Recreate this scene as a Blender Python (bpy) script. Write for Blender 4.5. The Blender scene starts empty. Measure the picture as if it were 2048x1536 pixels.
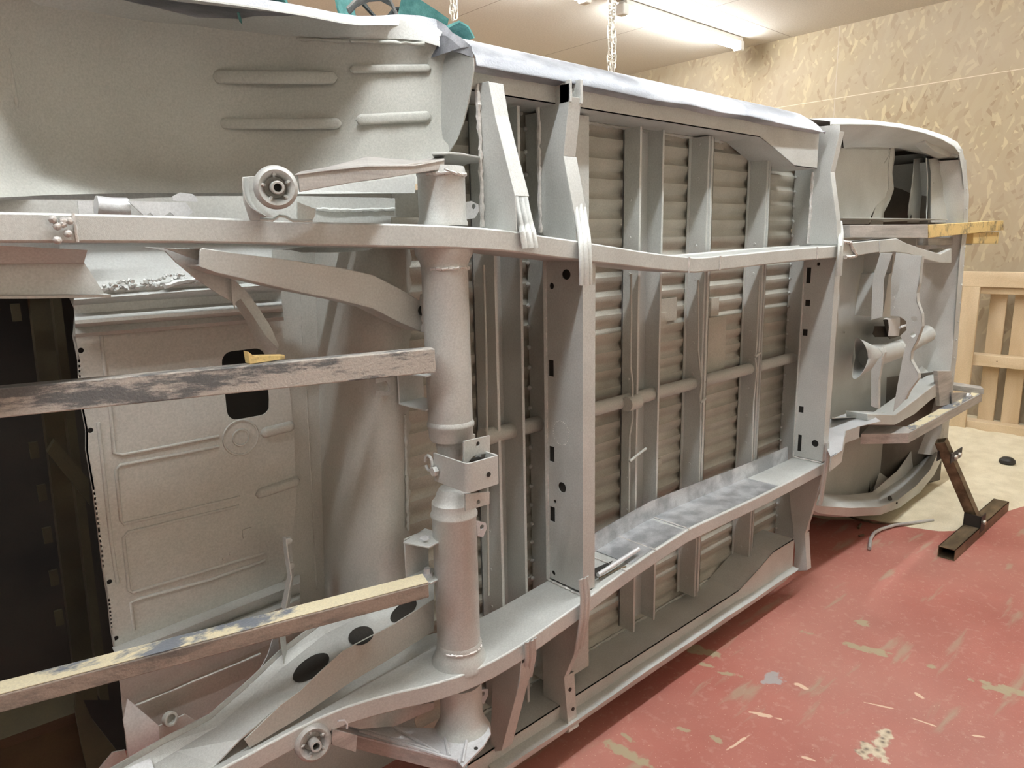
import bpy, bmesh, math, random
from mathutils import Vector, Matrix
from mathutils.geometry import tessellate_polygon
random.seed(7)
C = bpy.context.scene.collection
PI = math.pi

# ------------------------------------------------------------------ camera
F_PX = 1422.57
RM = ((0.7363625, -0.1474185, 0.6603318),
      (-0.6762833, -0.1311212, 0.7248780),
      (-0.0202769, -0.9803443, -0.1962494))
CAM = Vector((0.0, -1.2904, 1.3752))
cd = bpy.data.cameras.new('camera'); cam = bpy.data.objects.new('camera', cd); C.objects.link(cam)
m = Matrix(((RM[0][0], -RM[0][1], -RM[0][2], CAM.x),
            (RM[1][0], -RM[1][1], -RM[1][2], CAM.y),
            (RM[2][0], -RM[2][1], -RM[2][2], CAM.z), (0, 0, 0, 1)))
cam.matrix_world = m
cd.sensor_width = 36; cd.lens = F_PX / 2048 * 36; cd.clip_start = 0.02
bpy.context.scene.camera = cam

# ------------------------------------------------------------------ view and world
sc = bpy.context.scene
sc.view_settings.view_transform = 'Standard'; sc.view_settings.look = 'None'
sc.view_settings.gamma = 1; sc.view_settings.use_curve_mapping = False
sc.view_settings.exposure = 0.12
w_ = bpy.data.worlds.new('world'); sc.world = w_; w_.use_nodes = True
w_.node_tree.nodes['Background'].inputs[0].default_value = (1, .95, .88, 1)
w_.node_tree.nodes['Background'].inputs[1].default_value = 0.05
LAMP_POWER = 106.0

# ------------------------------------------------------------------ pixel rays -> real places
def ray(px, py):
    v = ((px-1024)/F_PX, (py-768)/F_PX, 1.0)
    return Vector([sum(RM[i][k]*v[k] for k in range(3)) for i in range(3)])
def Q(px, py, w=0.0):            # on the plane w metres in front of the van's floor sheet
    r = ray(px, py); return CAM + r*((-w-CAM.y)/r.y)
def QX(px, py, x):               # on the cross plane X = x
    r = ray(px, py); return CAM + r*((x-CAM.x)/r.x)
def QZ(px, py, z):               # on the level plane Z = z
    r = ray(px, py); return CAM + r*((z-CAM.z)/r.z)
def QC(px, py, w, xmax=4.22):     # like Q but never beyond the nose
    p = Q(px, py, w); return p if p.x <= xmax else QX(px, py, xmax)
def V(u, w, z): return Vector((u, -w, z))

# ------------------------------------------------------------------ materials
def mat(name):
    mm = bpy.data.materials.new(name); mm.use_nodes = True
    nt = mm.node_tree; b = nt.nodes['Principled BSDF']
    return mm, nt, b
def nd(nt, t, **k):
    n = nt.nodes.new(t)
    for a, v in k.items(): setattr(n, a, v)
    return n
def ramp(nt, pts):
    r = nd(nt, 'ShaderNodeValToRGB'); e = r.color_ramp.elements
    while len(e) < len(pts): e.new(.5)
    for el, (p, c) in zip(e, pts): el.position = p; el.color = (*c, 1) if len(c) == 3 else c
    return r
def noise_mat(name, c1, c2, scale=8, rough=.5, metal=0.0, bump=.02, bscale=400, detail=6, lo=.35, hi=.65, stretch=None, dist=0.0, grain=.12, rgh=.5):
    mm, nt, b = mat(name); L = nt.links.new
    tc = nd(nt, 'ShaderNodeTexCoord'); mp = nd(nt, 'ShaderNodeMapping'); L(tc.outputs['Object'], mp.inputs[0])
    if stretch: mp.inputs['Scale'].default_value = stretch
    n = nd(nt, 'ShaderNodeTexNoise'); n.inputs['Scale'].default_value = scale; n.inputs['Detail'].default_value = detail
    n.inputs['Distortion'].default_value = dist
    L(mp.outputs[0], n.inputs[0])
    r = ramp(nt, [(lo, c1), (hi, c2)]); L(n.outputs[0], r.inputs[0]); L(r.outputs[0], b.inputs['Base Color'])
    n.inputs['Roughness'].default_value = rgh
    if grain:
        g = nd(nt, 'ShaderNodeTexNoise'); g.inputs['Scale'].default_value = 260; g.inputs['Detail'].default_value = 4; L(tc.outputs['Object'], g.inputs[0])
        gr = ramp(nt, [(.3, (1-grain,)*3), (.7, (1+grain*.5,)*3)]); L(g.outputs[0], gr.inputs[0])
        mu = nd(nt, 'ShaderNodeMix', data_type='RGBA', blend_type='MULTIPLY'); mu.inputs['Factor'].default_value = 1
        L(r.outputs[0], mu.inputs[6]); L(gr.outputs[0], mu.inputs[7]); L(mu.outputs[2], b.inputs['Base Color'])
    n2 = nd(nt, 'ShaderNodeTexNoise'); n2.inputs['Scale'].default_value = bscale; n2.inputs['Detail'].default_value = 2
    L(tc.outputs['Object'], n2.inputs[0])
    bp = nd(nt, 'ShaderNodeBump'); bp.inputs['Strength'].default_value = bump*10; bp.inputs['Distance'].default_value = .002
    L(n2.outputs[0], bp.inputs['Height']); L(bp.outputs[0], b.inputs['Normal'])
    b.inputs['Roughness'].default_value = rough; b.inputs['Metallic'].default_value = metal
    return mm
def flat_mat(name, c, rough=.6, metal=0.0):
    mm, nt, b = mat(name); b.inputs['Base Color'].default_value = (*c, 1)
    b.inputs['Roughness'].default_value = rough; b.inputs['Metallic'].default_value = metal
    return mm
M = {}
M['steel'] = noise_mat('blasted_steel', (.49, .50, .475), (.59, .605, .58), 5, .5, .3, .03, 900)
M['steel2'] = noise_mat('bright_blasted_steel', (.56, .57, .58), (.68, .69, .70), 7, .42, .3, .03, 700)
M['galv'] = noise_mat('polished_steel_patch', (.38, .4, .42), (.66, .68, .70), 14, .3, .6, .02, 500, lo=.4, hi=.6)
M['dim'] = noise_mat('recess_shade_tone', (.10, .088, .07), (.18, .16, .135), 5, .7)  # shade of the deep recess and openings, put into the colour
M['webdark'] = noise_mat('dark_webbing', (.012, .016, .016), (.03, .04, .038), 40, .9)
M['pan'] = noise_mat('floor_pan_steel', (.36, .345, .29), (.47, .455, .395), 6, .6, .15, .04, 500)
M['panel'] = noise_mat('blasted_panel', (.42, .425, .385), (.50, .505, .465), 3, .6, .15, .03, 800)
M['weld'] = noise_mat('weld_metal', (.55, .53, .5), (.75, .73, .7), 60, .4, .4, .05, 300)
M['sill'] = noise_mat('worn_sill_steel', (.24, .255, .28), (.52, .54, .58), 11, .45, .2, .04, 300, lo=.38, hi=.58, stretch=(.5, 1, 1))
M['bay'] = noise_mat('hollow_shade_tone', (.006, .006, .005), (.02, .017, .012), 4, .8, 0, .03, 200)  # near-black carries the shade inside the bay and other hollows
M['bay2'] = noise_mat('shaded_bay_olive_paint', (.02, .016, .007), (.05, .04, .016), 5, .8, 0, .03, 200)  # olive paint darkened to hold the bay's interior shade
M['bar'] = noise_mat('worn_bar_paint', (.14, .145, .145), (.46, .43, .385), 9, .55, .2, .05, 250, detail=15, lo=.46, hi=.53, stretch=(.35, 1, 2.2), rgh=.78)
M['barcream'] = noise_mat('worn_cream_bar_paint', (.20, .22, .25), (.80, .72, .50), 7, .5, .15, .05, 250, detail=15, lo=.45, hi=.50, stretch=(.5, 1, 1.2), dist=.3, rgh=.66)
M['bargrey'] = noise_mat('dusty_bar_steel', (.35, .335, .315), (.56, .54, .51), 12, .5, .3, .03, 250, stretch=(.25, 1, 3), rgh=.7)
M['barpink'] = noise_mat('bar_side_paint', (.14, .125, .11), (.33, .27, .22), 10, .6, .2, .05, 250, detail=12, lo=.42, hi=.58, stretch=(.4, 1, 1.5), rgh=.75)
M['yellow'] = noise_mat('yellow_bar_paint', (.16, .12, .07), (.72, .53, .22), 12, .55, 0, .05, 200, detail=8, lo=.36, hi=.5, rgh=.7)
M['rust'] = noise_mat('brown_bare_steel', (.10, .075, .045), (.22, .165, .10), 25, .45, .5, .03, 300, stretch=(.4, 1, 1))
M['black'] = flat_mat('black_steel', (.03, .028, .025), .5, .3)
M['chain'] = flat_mat('chain_zinc', (.62, .58, .5), .4, .6)
M['strap'] = noise_mat('green_webbing', (.06, .20, .19), (.11, .30, .28), 60, .85, 0, .06, 500)
M['strapgrey'] = noise_mat('grey_webbing', (.16, .16, .15), (.26, .26, .24), 60, .85, 0, .06, 500)
M['plastic'] = flat_mat('lamp_housing', (.8, .78, .72), .4)
M['wood'] = noise_mat('pallet_pine', (.50, .37, .22), (.68, .54, .36), 5, .75, 0, .05, 120, stretch=(1, 1, .25), dist=.6)
M['woodh'] = noise_mat('pallet_pine_crossgrain', (.50, .37, .22), (.70, .56, .38), 5, .75, 0, .05, 120, stretch=(1, .25, 1), dist=.6)
M['cream'] = noise_mat('pale_board', (.60, .55, .45), (.68, .62, .52), 3, .85)  # pale tone picked to bounce fill light off the unseen near wall
M['darkwall'] = noise_mat('low_bounce_board', (.10, .085, .065), (.17, .145, .11), 3, .85)  # dark tone picked so the unseen left wall bounces little light
M['white'] = noise_mat('dusty_white_wall', (.70, .69, .66), (.78, .77, .75), 3, .85)
mm, nt, b = mat('fluorescent_tube'); M['lamp'] = mm
b.inputs['Base Color'].default_value = (.9, .9, .9, 1); b.inputs['Emission Color'].default_value = (.93, .97, 1, 1)
b.inputs['Emission Strength'].default_value = LAMP_POWER

def osb(name, seams, axis):
    mm, nt, b = mat(name); L = nt.links.new
    tc = nd(nt, 'ShaderNodeTexCoord')
    src = tc.outputs['Object']
    acc = None
    for i, (rot, sc_) in enumerate((((.5, 0, 0), 40), ((2.0, 0, 0), 44), ((1.25, 0, 0), 34))):
        mp = nd(nt, 'ShaderNodeMapping'); L(src, mp.inputs[0])
        mp.inputs['Rotation'].default_value = rot
        mp2 = nd(nt, 'ShaderNodeMapping'); L(mp.outputs[0], mp2.inputs[0]); mp2.inputs['Scale'].default_value = (1, .28, 1.0)
        v = nd(nt, 'ShaderNodeTexVoronoi'); v.inputs['Scale'].default_value = sc_; L(mp2.outputs[0], v.inputs['Vector'])
        s = nd(nt, 'ShaderNodeSeparateColor'); L(v.outputs['Color'], s.inputs[0])
        if acc is None: acc = s.outputs[0]
        else:      # flakes of one layer lie over part of the layer below
            lt = nd(nt, 'ShaderNodeMath', operation='GREATER_THAN'); L(s.outputs[1], lt.inputs[0]); lt.inputs[1].default_value = .55
            mx = nd(nt, 'ShaderNodeMix', data_type='FLOAT'); L(lt.outputs[0], mx.inputs[0]); L(acc, mx.inputs[2]); L(s.outputs[0], mx.inputs[3]); acc = mx.outputs[0]
    dv = nd(nt, 'ShaderNodeMath', operation='MULTIPLY'); L(acc, dv.inputs[0]); dv.inputs[1].default_value = 1
    r = ramp(nt, [(.03, (.25, .17, .09)), (.15, (.34, .26, .155)), (.8, (.37, .295, .18)), (.97, (.50, .40, .235))]); L(dv.outputs[0], r.inputs[0])
    # dust cover
    n = nd(nt, 'ShaderNodeTexNoise'); n.inputs['Scale'].default_value = 1.6; n.inputs['Detail'].default_value = 5; L(src, n.inputs[0])
    r2 = ramp(nt, [(.35, (.15, .15, .15)), (.62, (.65, .65, .65))]); L(n.outputs[0], r2.inputs[0])
    mx = nd(nt, 'ShaderNodeMix', data_type='RGBA'); L(r2.outputs[0], mx.inputs['Factor']); L(r.outputs[0], mx.inputs[6])
    mx.inputs[7].default_value = (.375, .31, .23, 1)
    col = mx.outputs[2]
    # board joints
    sp = nd(nt, 'ShaderNodeSeparateXYZ'); L(src, sp.inputs[0])
    for ax, val, wd in seams:
        sb = nd(nt, 'ShaderNodeMath', operation='SUBTRACT'); L(sp.outputs[ax], sb.inputs[0]); sb.inputs[1].default_value = val
        ab = nd(nt, 'ShaderNodeMath', operation='ABSOLUTE'); L(sb.outputs[0], ab.inputs[0])
        lt = nd(nt, 'ShaderNodeMath', operation='LESS_THAN'); L(ab.outputs[0], lt.inputs[0]); lt.inputs[1].default_value = wd
        m2 = nd(nt, 'ShaderNodeMix', data_type='RGBA'); L(lt.outputs[0], m2.inputs['Factor']); L(col, m2.inputs[6])
        m2.inputs[7].default_value = (.42, .35, .27, 1) if wd > .0025 else (.62, .52, .38, 1); col = m2.outputs[2]
    L(col, b.inputs['Base Color']); b.inputs['Roughness'].default_value = .8
    return mm
M['osb'] = osb('osb_board', [(2, 2.39, .0024), (1, 1.25, .003)], 1)
M['osbside'] = osb('osb_board_side', [(2, 2.39, .0024)], 0)

def ceil_mat():
    mm, nt, b = mat('ceiling_board'); L = nt.links.new
    tc = nd(nt, 'ShaderNodeTexCoord'); n = nd(nt, 'ShaderNodeTexNoise'); n.inputs['Scale'].default_value = 90; n.inputs['Detail'].default_value = 5
    L(tc.outputs['Object'], n.inputs[0])
    r = ramp(nt, [(.35, (.58, .53, .46)), (.65, (.66, .61, .53))]); L(n.outputs[0], r.inputs[0]); col = r.outputs[0]
    sp = nd(nt, 'ShaderNodeSeparateXYZ'); L(tc.outputs['Object'], sp.inputs[0])
    for ax, step, off in ((0, 1.22, 4.55), (1, 2.44, 1.62)):
        a = nd(nt, 'ShaderNodeMath', operation='SUBTRACT'); L(sp.outputs[ax], a.inputs[0]); a.inputs[1].default_value = off
        p = nd(nt, 'ShaderNodeMath', operation='PINGPONG'); L(a.outputs[0], p.inputs[0]); p.inputs[1].default_value = step/2
        lt = nd(nt, 'ShaderNodeMath', operation='LESS_THAN'); L(p.outputs[0], lt.inputs[0]); lt.inputs[1].default_value = .004
        m2 = nd(nt, 'ShaderNodeMix', data_type='RGBA'); L(lt.outputs[0], m2.inputs['Factor']); L(col, m2.inputs[6]); m2.inputs[7].default_value = (.33, .28, .23, 1); col = m2.outputs[2]
    L(col, b.inputs['Base Color']); b.inputs['Roughness'].default_value = .85
    bp = nd(nt, 'ShaderNodeBump'); bp.inputs['Strength'].default_value = .25; bp.inputs['Distance'].default_value = .004
    L(n.outputs[0], bp.inputs['Height']); L(bp.outputs[0], b.inputs['Normal'])
    return mm
M['ceiling'] = ceil_mat()

def floor_mat():
    mm, nt, b = mat('red_painted_concrete'); L = nt.links.new
    geo = nd(nt, 'ShaderNodeNewGeometry'); pos = geo.outputs['Position']
    def noise(scale, detail=5, dist=0.0, vec=pos):
        n = nd(nt, 'ShaderNodeTexNoise'); n.inputs['Scale'].default_value = scale; n.inputs['Detail'].default_value = detail
        n.inputs['Distortion'].default_value = dist; L(vec, n.inputs[0]); return n
    def mth(op, a, c=None):
        k = nd(nt, 'ShaderNodeMath', operation=op)
        for i, x in enumerate((a, c)):
            if x is None: continue
            if isinstance(x, (int, float)): k.inputs[i].default_value = x
            else: L(x, k.inputs[i])
        return k.outputs[0]
    def mixc(fac, a, c):
        k = nd(nt, 'ShaderNodeMix', data_type='RGBA'); L(fac, k.inputs['Factor'])
        if isinstance(a, tuple): k.inputs[6].default_value = (*a, 1)
        else: L(a, k.inputs[6])
        if isinstance(c, tuple): k.inputs[7].default_value = (*c, 1)
        else: L(c, k.inputs[7])
        return k.outputs[2]
    n = noise(3, 8); r = ramp(nt, [(.3, (.31, .098, .074)), (.7, (.40, .14, .107))]); L(n.outputs[0], r.inputs[0]); col = r.outputs[0]
    n = noise(1.3, 9); r = ramp(nt, [(.38, (0, 0, 0)), (.68, (.45, .45, .45))]); L(n.outputs[0], r.inputs[0]); col = mixc(r.outputs[0], col, (.46, .24, .19))
    n = noise(38, 6); r = ramp(nt, [(.56, (0, 0, 0)), (.70, (.35, .35, .35))]); L(n.outputs[0], r.inputs[0]); col = mixc(r.outputs[0], col, (.50, .32, .25))
    # fine sand grit over the paint
    n = noise(170, 2); r = ramp(nt, [(.66, (0, 0, 0)), (.74, (.7, .7, .7))]); L(n.outputs[0], r.inputs[0]); col = mixc(r.outputs[0], col, (.62, .45, .33))
    # scratches and worn streaks along the floor
    mp = nd(nt, 'ShaderNodeMapping'); mp.inputs['Rotation'].default_value = (0, 0, .15); mp.inputs['Scale'].default_value = (1.2, 7, 1); L(pos, mp.inputs[0])
    n = noise(2.2, 10, .4, mp.outputs[0]); r = ramp(nt, [(.60, (0, 0, 0)), (.68, (.75, .75, .75))]); L(n.outputs[0], r.inputs[0])
    col = mixc(r.outputs[0], col, (.36, .27, .19))
    # chips with an outline of their own: centre, half axes, angle, colour
    wob = noise(26, 9); wb = mth('MULTIPLY', mth('SUBTRACT', wob.outputs[0], .48), 6.0)
    sp = nd(nt, 'ShaderNodeSeparateXYZ'); L(pos, sp.inputs[0])
    def chip(p0, p1, half, colour, hard=.12):
        nonlocal col
        a, c = QZ(*p0, 0), QZ(*p1, 0); ctr = (a+c)/2; d = c-a; ln = max(d.length/2, .02); th = math.atan2(d.y, d.x)
        dx = mth('SUBTRACT', sp.outputs[0], ctr.x); dy = mth('SUBTRACT', sp.outputs[1], ctr.y)
        e = mth('ADD', mth('MULTIPLY', dx, math.cos(th)), mth('MULTIPLY', dy, math.sin(th)))
        g = mth('SUBTRACT', mth('MULTIPLY', dy, math.cos(th)), mth('MULTIPLY', dx, math.sin(th)))
        e = mth('POWER', mth('ABSOLUTE', mth('DIVIDE', e, ln)), 2); g = mth('POWER', mth('ABSOLUTE', mth('DIVIDE', g, half)), 2)
        d2 = mth('ADD', mth('ADD', e, g), wb)
        rr = ramp(nt, [(.0, (1, 1, 1)), (hard, (1, 1, 1)), (min(hard+.5, 1), (0, 0, 0))]); L(mth('SUBTRACT', d2, .4), rr.inputs[0])
        col = mixc(rr.outputs[0], col, colour)
    olive = (.36, .30, .19)
    for p0, p1, h in (((1675, 1283), (1800, 1315), .022), ((1935, 1363), (2070, 1390), .03), ((1845, 1322), (1880, 1340), .015),
                      ((1345, 1286), (1445, 1312), .03), ((1385, 1325), (1425, 1332), .012), ((1440, 1345), (1485, 1352), .012), ((1600, 1262), (1630, 1268), .012),
                      ((1200, 1480), (1300, 1530), .02), ((1240, 1465), (1275, 1490), .01), ((1420, 1470), (1450, 1490), .012), ((1350, 1455), (1380, 1462), .008),
                      ((1700, 1240), (1745, 1250), .02)):
        chip(p0, p1, h, olive)
    chip((1525, 1362), (1568, 1352), .03, (.36, .33, .32))
    for p0, p1, h in (((1588, 1368), (1618, 1378), .012), ((1480, 1420), (1560, 1438), .008), ((1830, 1385), (1850, 1400), .008), ((1730, 1405), (1800, 1420), .004),
                      ((1600, 1512), (1625, 1520), .007), ((1940, 1470), (1975, 1475), .004), ((1445, 1505), (1500, 1470), .005), ((1820, 1435), (1880, 1455), .004)):
        chip(p0, p1, h, (.66, .50, .36))
    # exposed aggregate
    vo = nd(nt, 'ShaderNodeTexVoronoi'); vo.inputs['Scale'].default_value = 55; L(pos, vo.inputs['Vector'])
    r = ramp(nt, [(.15, (.17, .13, .10)), (.4, (.46, .38, .27)), (.7, (.62, .54, .40))]); L(vo.outputs['Distance'], r.inputs[0])
    agg = r.outputs[0]
    chip((1710, 1500), (1780, 1510), .035, agg, .3); chip((1752, 1500), (1775, 1455), .022, agg, .3)
    L(col, b.inputs['Base Color']); b.inputs['Roughness'].default_value = .55
    bp = nd(nt, 'ShaderNodeBump'); bp.inputs['Strength'].default_value = .2; bp.inputs['Distance'].default_value = .004
    n = noise(120, 4); L(n.outputs[0], bp.inputs['Height']); L(bp.outputs[0], b.inputs['Normal'])
    return mm
M['floor'] = floor_mat()
M['sand'] = noise_mat('blasting_sand', (.62, .545, .385), (.72, .645, .475), 12, .95, 0, .08, 260)

# ------------------------------------------------------------------ mesh builder
SPLIT = {'weld_bead', 'bolt', 'bolt_hole', 'drain_hole', 'pillar_clip', 'lightening_hole', 'casting_rib', 'pipe_clamp', 'mounting_nut', 'nail', 'end_plate', 'clamp_tab'}
class MB:
    def __init__(s): s.v = []; s.f = []; s.sm = []
    def add(s, vs, fs, smooth=False):
        o = len(s.v); s.v += [Vector(p) for p in vs]
        s.f += [tuple(i+o for i in f) for f in fs]; s.sm += [smooth]*len(fs); return s
    def box(s, p, a, b, c):      # corner p, edge vectors a b c
        p, a, b, c = map(Vector, (p, a, b, c))
        return s.add([p, p+a, p+a+b, p+b, p+c, p+a+c, p+a+b+c, p+b+c],
                     [(0, 1, 2, 3), (4, 5, 6, 7), (0, 1, 5, 4), (1, 2, 6, 5), (2, 3, 7, 6), (3, 0, 4, 7)])
    def bx(s, x0, x1, y0, y1, z0, z1): return s.box((x0, y0, z0), (x1-x0, 0, 0), (0, y1-y0, 0), (0, 0, z1-z0))
    def plate(s, outer, vec, holes=()):
        vec = Vector(vec); loops = [[Vector(p) for p in outer]]+[[Vector(p) for p in h] for h in holes]
        flat = [p for l in loops for p in l]; n = len(flat)
        tris = tessellate_polygon(loops)
        fs = [tuple(t) for t in tris]+[tuple(i+n for i in reversed(t)) for t in tris]
        o = 0
        for l in loops:
            k = len(l); fs += [(o+i, o+(i+1) % k, o+(i+1) % k+n, o+i+n) for i in range(k)]; o += k
        return s.add(flat+[p+vec for p in flat], fs)
    def ribbon(s, rows, vec, smooth=True):     # rows: list of polylines with the same count; thickness by vec
        n = len(rows[0]); R_ = len(rows); vec = Vector(vec)
        vs = [Vector(p) for r in rows for p in r]; N = len(vs); fs = []
        for j in range(R_-1):
            for i in range(n-1):
                a = j*n+i; fs.append((a, a+1, a+n+1, a+n)); fs.append((a+N, a+n+N, a+n+1+N, a+1+N))
        s.add(vs+[p+vec for p in vs], fs, smooth)
        o = len(s.v)-2*N
        edge = [i for i in range(n)]+[j*n+n-1 for j in range(1, R_)]+[(R_-1)*n+i for i in range(n-2, -1, -1)]+[j*n for j in range(R_-2, 0, -1)]
        k = len(edge)
        for i in range(k):
            a, b = edge[i], edge[(i+1) % k]; s.f.append((a+o, b+o, b+N+o, a+N+o)); s.sm.append(False)
        return s
    def sweep(s, path, prof, closed=True, cap=True, smooth=False):  # path: list of (origin, axisA, axisB); prof: list of (a,b)
        k = len(prof); vs = []
        for o, a, b in path: vs += [o+a*p+b*q for p, q in prof]
        fs = []
        kk = k if closed else k-1
        for j in range(len(path)-1):
            for i in range(kk):
                fs.append((j*k+i, j*k+(i+1) % k, (j+1)*k+(i+1) % k, (j+1)*k+i))
        s.add(vs, fs, smooth)
        if cap and closed:
            o = len(s.v)-len(vs); s.f.append(tuple(o+i for i in range(k))); s.f.append(tuple(o+(len(path)-1)*k+i for i in reversed(range(k)))); s.sm += [False, False]
        return s
    def tube(s, pts, r, n=12, caps=True, smooth=True):
        pts = [Vector(p) for p in pts]; rr = r if isinstance(r, (list, tuple)) else [r]*len(pts)
        path = []; prev = None; prof = [(math.cos(2*PI*i/n), math.sin(2*PI*i/n)) for i in range(n)]
        for i, p in enumerate(pts):
            t = (pts[min(i+1, len(pts)-1)]-pts[max(i-1, 0)]).normalized()
            if prev is None:
                a = t.orthogonal().normalized()
            else:
                a = (prev-t*prev.dot(t)).normalized()
            prev = a; b = t.cross(a); path.append((p, a*rr[i], b*rr[i]))
        return s.sweep(path, prof, True, caps, smooth)
    def lathe(s, org, axis, prof, n=32, smooth=True, ref=None):   # prof: (t along axis, radius)
        axis = Vector(axis).normalized(); a = Vector(ref) if ref else axis.orthogonal().normalized(); b = axis.cross(a)
        org = Vector(org); vs = []; k = len(prof)
        for t, r in prof:
            vs += [org+axis*t+(a*math.cos(2*PI*i/n)+b*math.sin(2*PI*i/n))*r for i in range(n)]
        fs = [(j*n+i, j*n+(i+1) % n, (j+1)*n+(i+1) % n, (j+1)*n+i) for j in range(k-1) for i in range(n)]
        s.add(vs, fs, smooth)
        o = len(s.v)-len(vs); s.f += [tuple(o+i for i in range(n)), tuple(o+(k-1)*n+i for i in reversed(range(n)))]; s.sm += [False, False]
        return s
    def bead(s, pts, r=.004, step=.008):         # a lumpy weld
        pts = [Vector(p) for p in pts]
        for a, b in zip(pts[:-1], pts[1:]):
            L = (b-a).length; n = max(2, int(L/step)); P_ = []; Rr = []
            for i in range(n+1):
                P_.append(a.lerp(b, i/n)+Vector([random.uniform(-1, 1)*r*.25 for _ in range(3)])); Rr.append(r*random.uniform(.6, 1.25))
            s.tube(P_, Rr, 6)
        return s
    def pieces(s):
        p = list(range(len(s.v)))
        def fd(i):
            while p[i] != i: p[i] = p[p[i]]; i = p[i]
            return i
        for f in s.f:
            a = fd(f[0])
            for i in f[1:]: p[fd(i)] = a
        out = {}
        for f, m_ in zip(s.f, s.sm):
            d_ = out.setdefault(fd(f[0]), (MB(), {})); mb, mp_ = d_
            g = []
            for i in f:
                if i not in mp_: mp_[i] = len(mb.v); mb.v.append(s.v[i])
                g.append(mp_[i])
            mb.f.append(tuple(g)); mb.sm.append(m_)
        return [d_[0] for d_ in out.values()]
    def build_each(s, name, material, parent=None, bevel=0.0, label=None, angle=35):
        return [q.build(name, material, parent, bevel, label, angle) for q in s.pieces()][0]
    def build(s, name, material, parent=None, bevel=0.0, label=None, angle=35):
        if name in SPLIT and len(s.pieces()) > 1: return s.build_each(name, material, parent, bevel, label, angle)
        me = bpy.data.meshes.new(name); org = parent_origin(parent) if parent else Vector((0, 0, 0))
        if parent is None and s.v:
            mn = Vector([min(p[i] for p in s.v) for i in range(3)]); mx = Vector([max(p[i] for p in s.v) for i in range(3)])
            org = Vector(((mn.x+mx.x)/2, (mn.y+mx.y)/2, mn.z))
        me.from_pydata([p-org for p in s.v], [], s.f); me.polygons.foreach_set('use_smooth', s.sm)
        bm = bmesh.new(); bm.from_mesh(me); bmesh.ops.recalc_face_normals(bm, faces=bm.faces[:]); bm.to_mesh(me); bm.free()
        me.materials.append(material); me.update()
        if any(s.sm): me.set_sharp_from_angle(angle=math.radians(angle))
        o = bpy.data.objects.new(name, me); C.objects.link(o)
        if parent is not None: o.parent = parent
        else: o.location = org
        if bevel:
            md = o.modifiers.new('bevel', 'BEVEL'); md.width = bevel; md.segments = 2; md.limit_method = 'ANGLE'; md.angle_limit = math.radians(40)
        if label: o['label'] = label
        return o
def parent_origin(p):
    o = Vector((0, 0, 0))
    while p is not None: o += p.location; p = p.parent
    return o
def tag(o, label=None, cat=None, group=None, kind=None):
    if label: o['label'] = label
    if cat: o['category'] = cat
    if group: o['group'] = group
    if kind: o['kind'] = kind
    return o
def thing(name, loc, label, cat, group=None):
    o = bpy.data.objects.new(name, None); C.objects.link(o); o.location = loc; o.empty_display_size = .1
    return tag(o, label, cat, group)
def circ(center, a, b, ra, rb=None, n=20, rot=0.0):
    rb = rb or ra; out = []
    for i in range(n):
        t = 2*PI*i/n; x, y = ra*math.cos(t), rb*math.sin(t)
        out.append(center+Vector(a)*(x*math.cos(rot)-y*math.sin(rot))+Vector(b)*(x*math.sin(rot)+y*math.cos(rot)))
    return out
def rrect(center, a, b, ha, hb, r, n=5):
    out = []
    for sx, sy, t0 in ((1, 1, 0), (-1, 1, PI/2), (-1, -1, PI), (1, -1, 1.5*PI)):
        for i in range(n+1):
            t = t0+PI/2*i/n
            out.append(center+Vector(a)*(sx*(ha-r)+r*math.cos(t))+Vector(b)*(sy*(hb-r)+r*math.sin(t)))
    return out
EX, EY, EZ = Vector((1, 0, 0)), Vector((0, 1, 0)), Vector((0, 0, 1))

# ------------------------------------------------------------------ room
WX, WY0, WY1, WXL, ZC = 5.69, -2.7, 3.6, -4.4, 2.9
def wall(name, x0, x1, y0, y1, z0, z1, m_):
    o = MB().bx(x0, x1, y0, y1, z0, z1).build(name, m_); o['kind'] = 'structure'
    # keep the board pattern in room coordinates
    off = o.location.copy()
    for v in o.data.vertices: v.co += off
    o.location = (0, 0, 0); return o
wall('floor', WXL-.1, WX+.1, WY0-.1, WY1+.1, -.1, 0, M['floor'])
wall('ceiling', WXL-.1, WX+.1, WY0-.1, WY1+.1, ZC, ZC+.1, M['ceiling'])
wall('wall_end', WX, WX+.1, WY0-.1, WY1+.1, 0, ZC, M['osb'])
wall('wall_far', WXL, WX, WY1, WY1+.1, 0, ZC, M['osbside'])
wall('wall_near', WXL, WX, WY0-.1, WY0, 0, ZC, M['cream'])
wall('wall_left', WXL-.1, WXL, WY0-.1, WY1+.1, 0, ZC, M['darkwall'])

# ceiling lamps
def lamp(x, y, label, L=1.5):
    t = thing('ceiling_light', (x, y, ZC), label, 'light', 'tubular ceiling lights in rows')
    z = ZC
    MB().bx(x-L/2+.03, x+L/2-.03, y-.035, y+.035, z-.035, z-.002).build('housing', M['plastic'], t, .004)
    tb = MB(); prof = [(.0, .012), (.006, .022), (.02, .028), (L-.12, .028), (L-.106, .022), (L-.10, .012)]
    tb.lathe((x-L/2+.05, y, z-.058), EX, prof, 20).build('tube_diffuser', M['lamp'], t)
    for sx in (-1, 1):
        MB().bx(x+sx*(L/2-.03)-.03, x+sx*(L/2-.03)+.03, y-.034, y+.034, z-.094, z-.022).build('end_cap', M['plastic'], t, .01)
    return t
LY = 1.90
lamp(4.67, LY, 'lit white tube light on the ceiling nearest the board wall, its whole length in view')
lamp(2.86, LY, 'lit tube light at the top edge, only its tip showing left of the longer light')
KY = -.64
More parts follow.
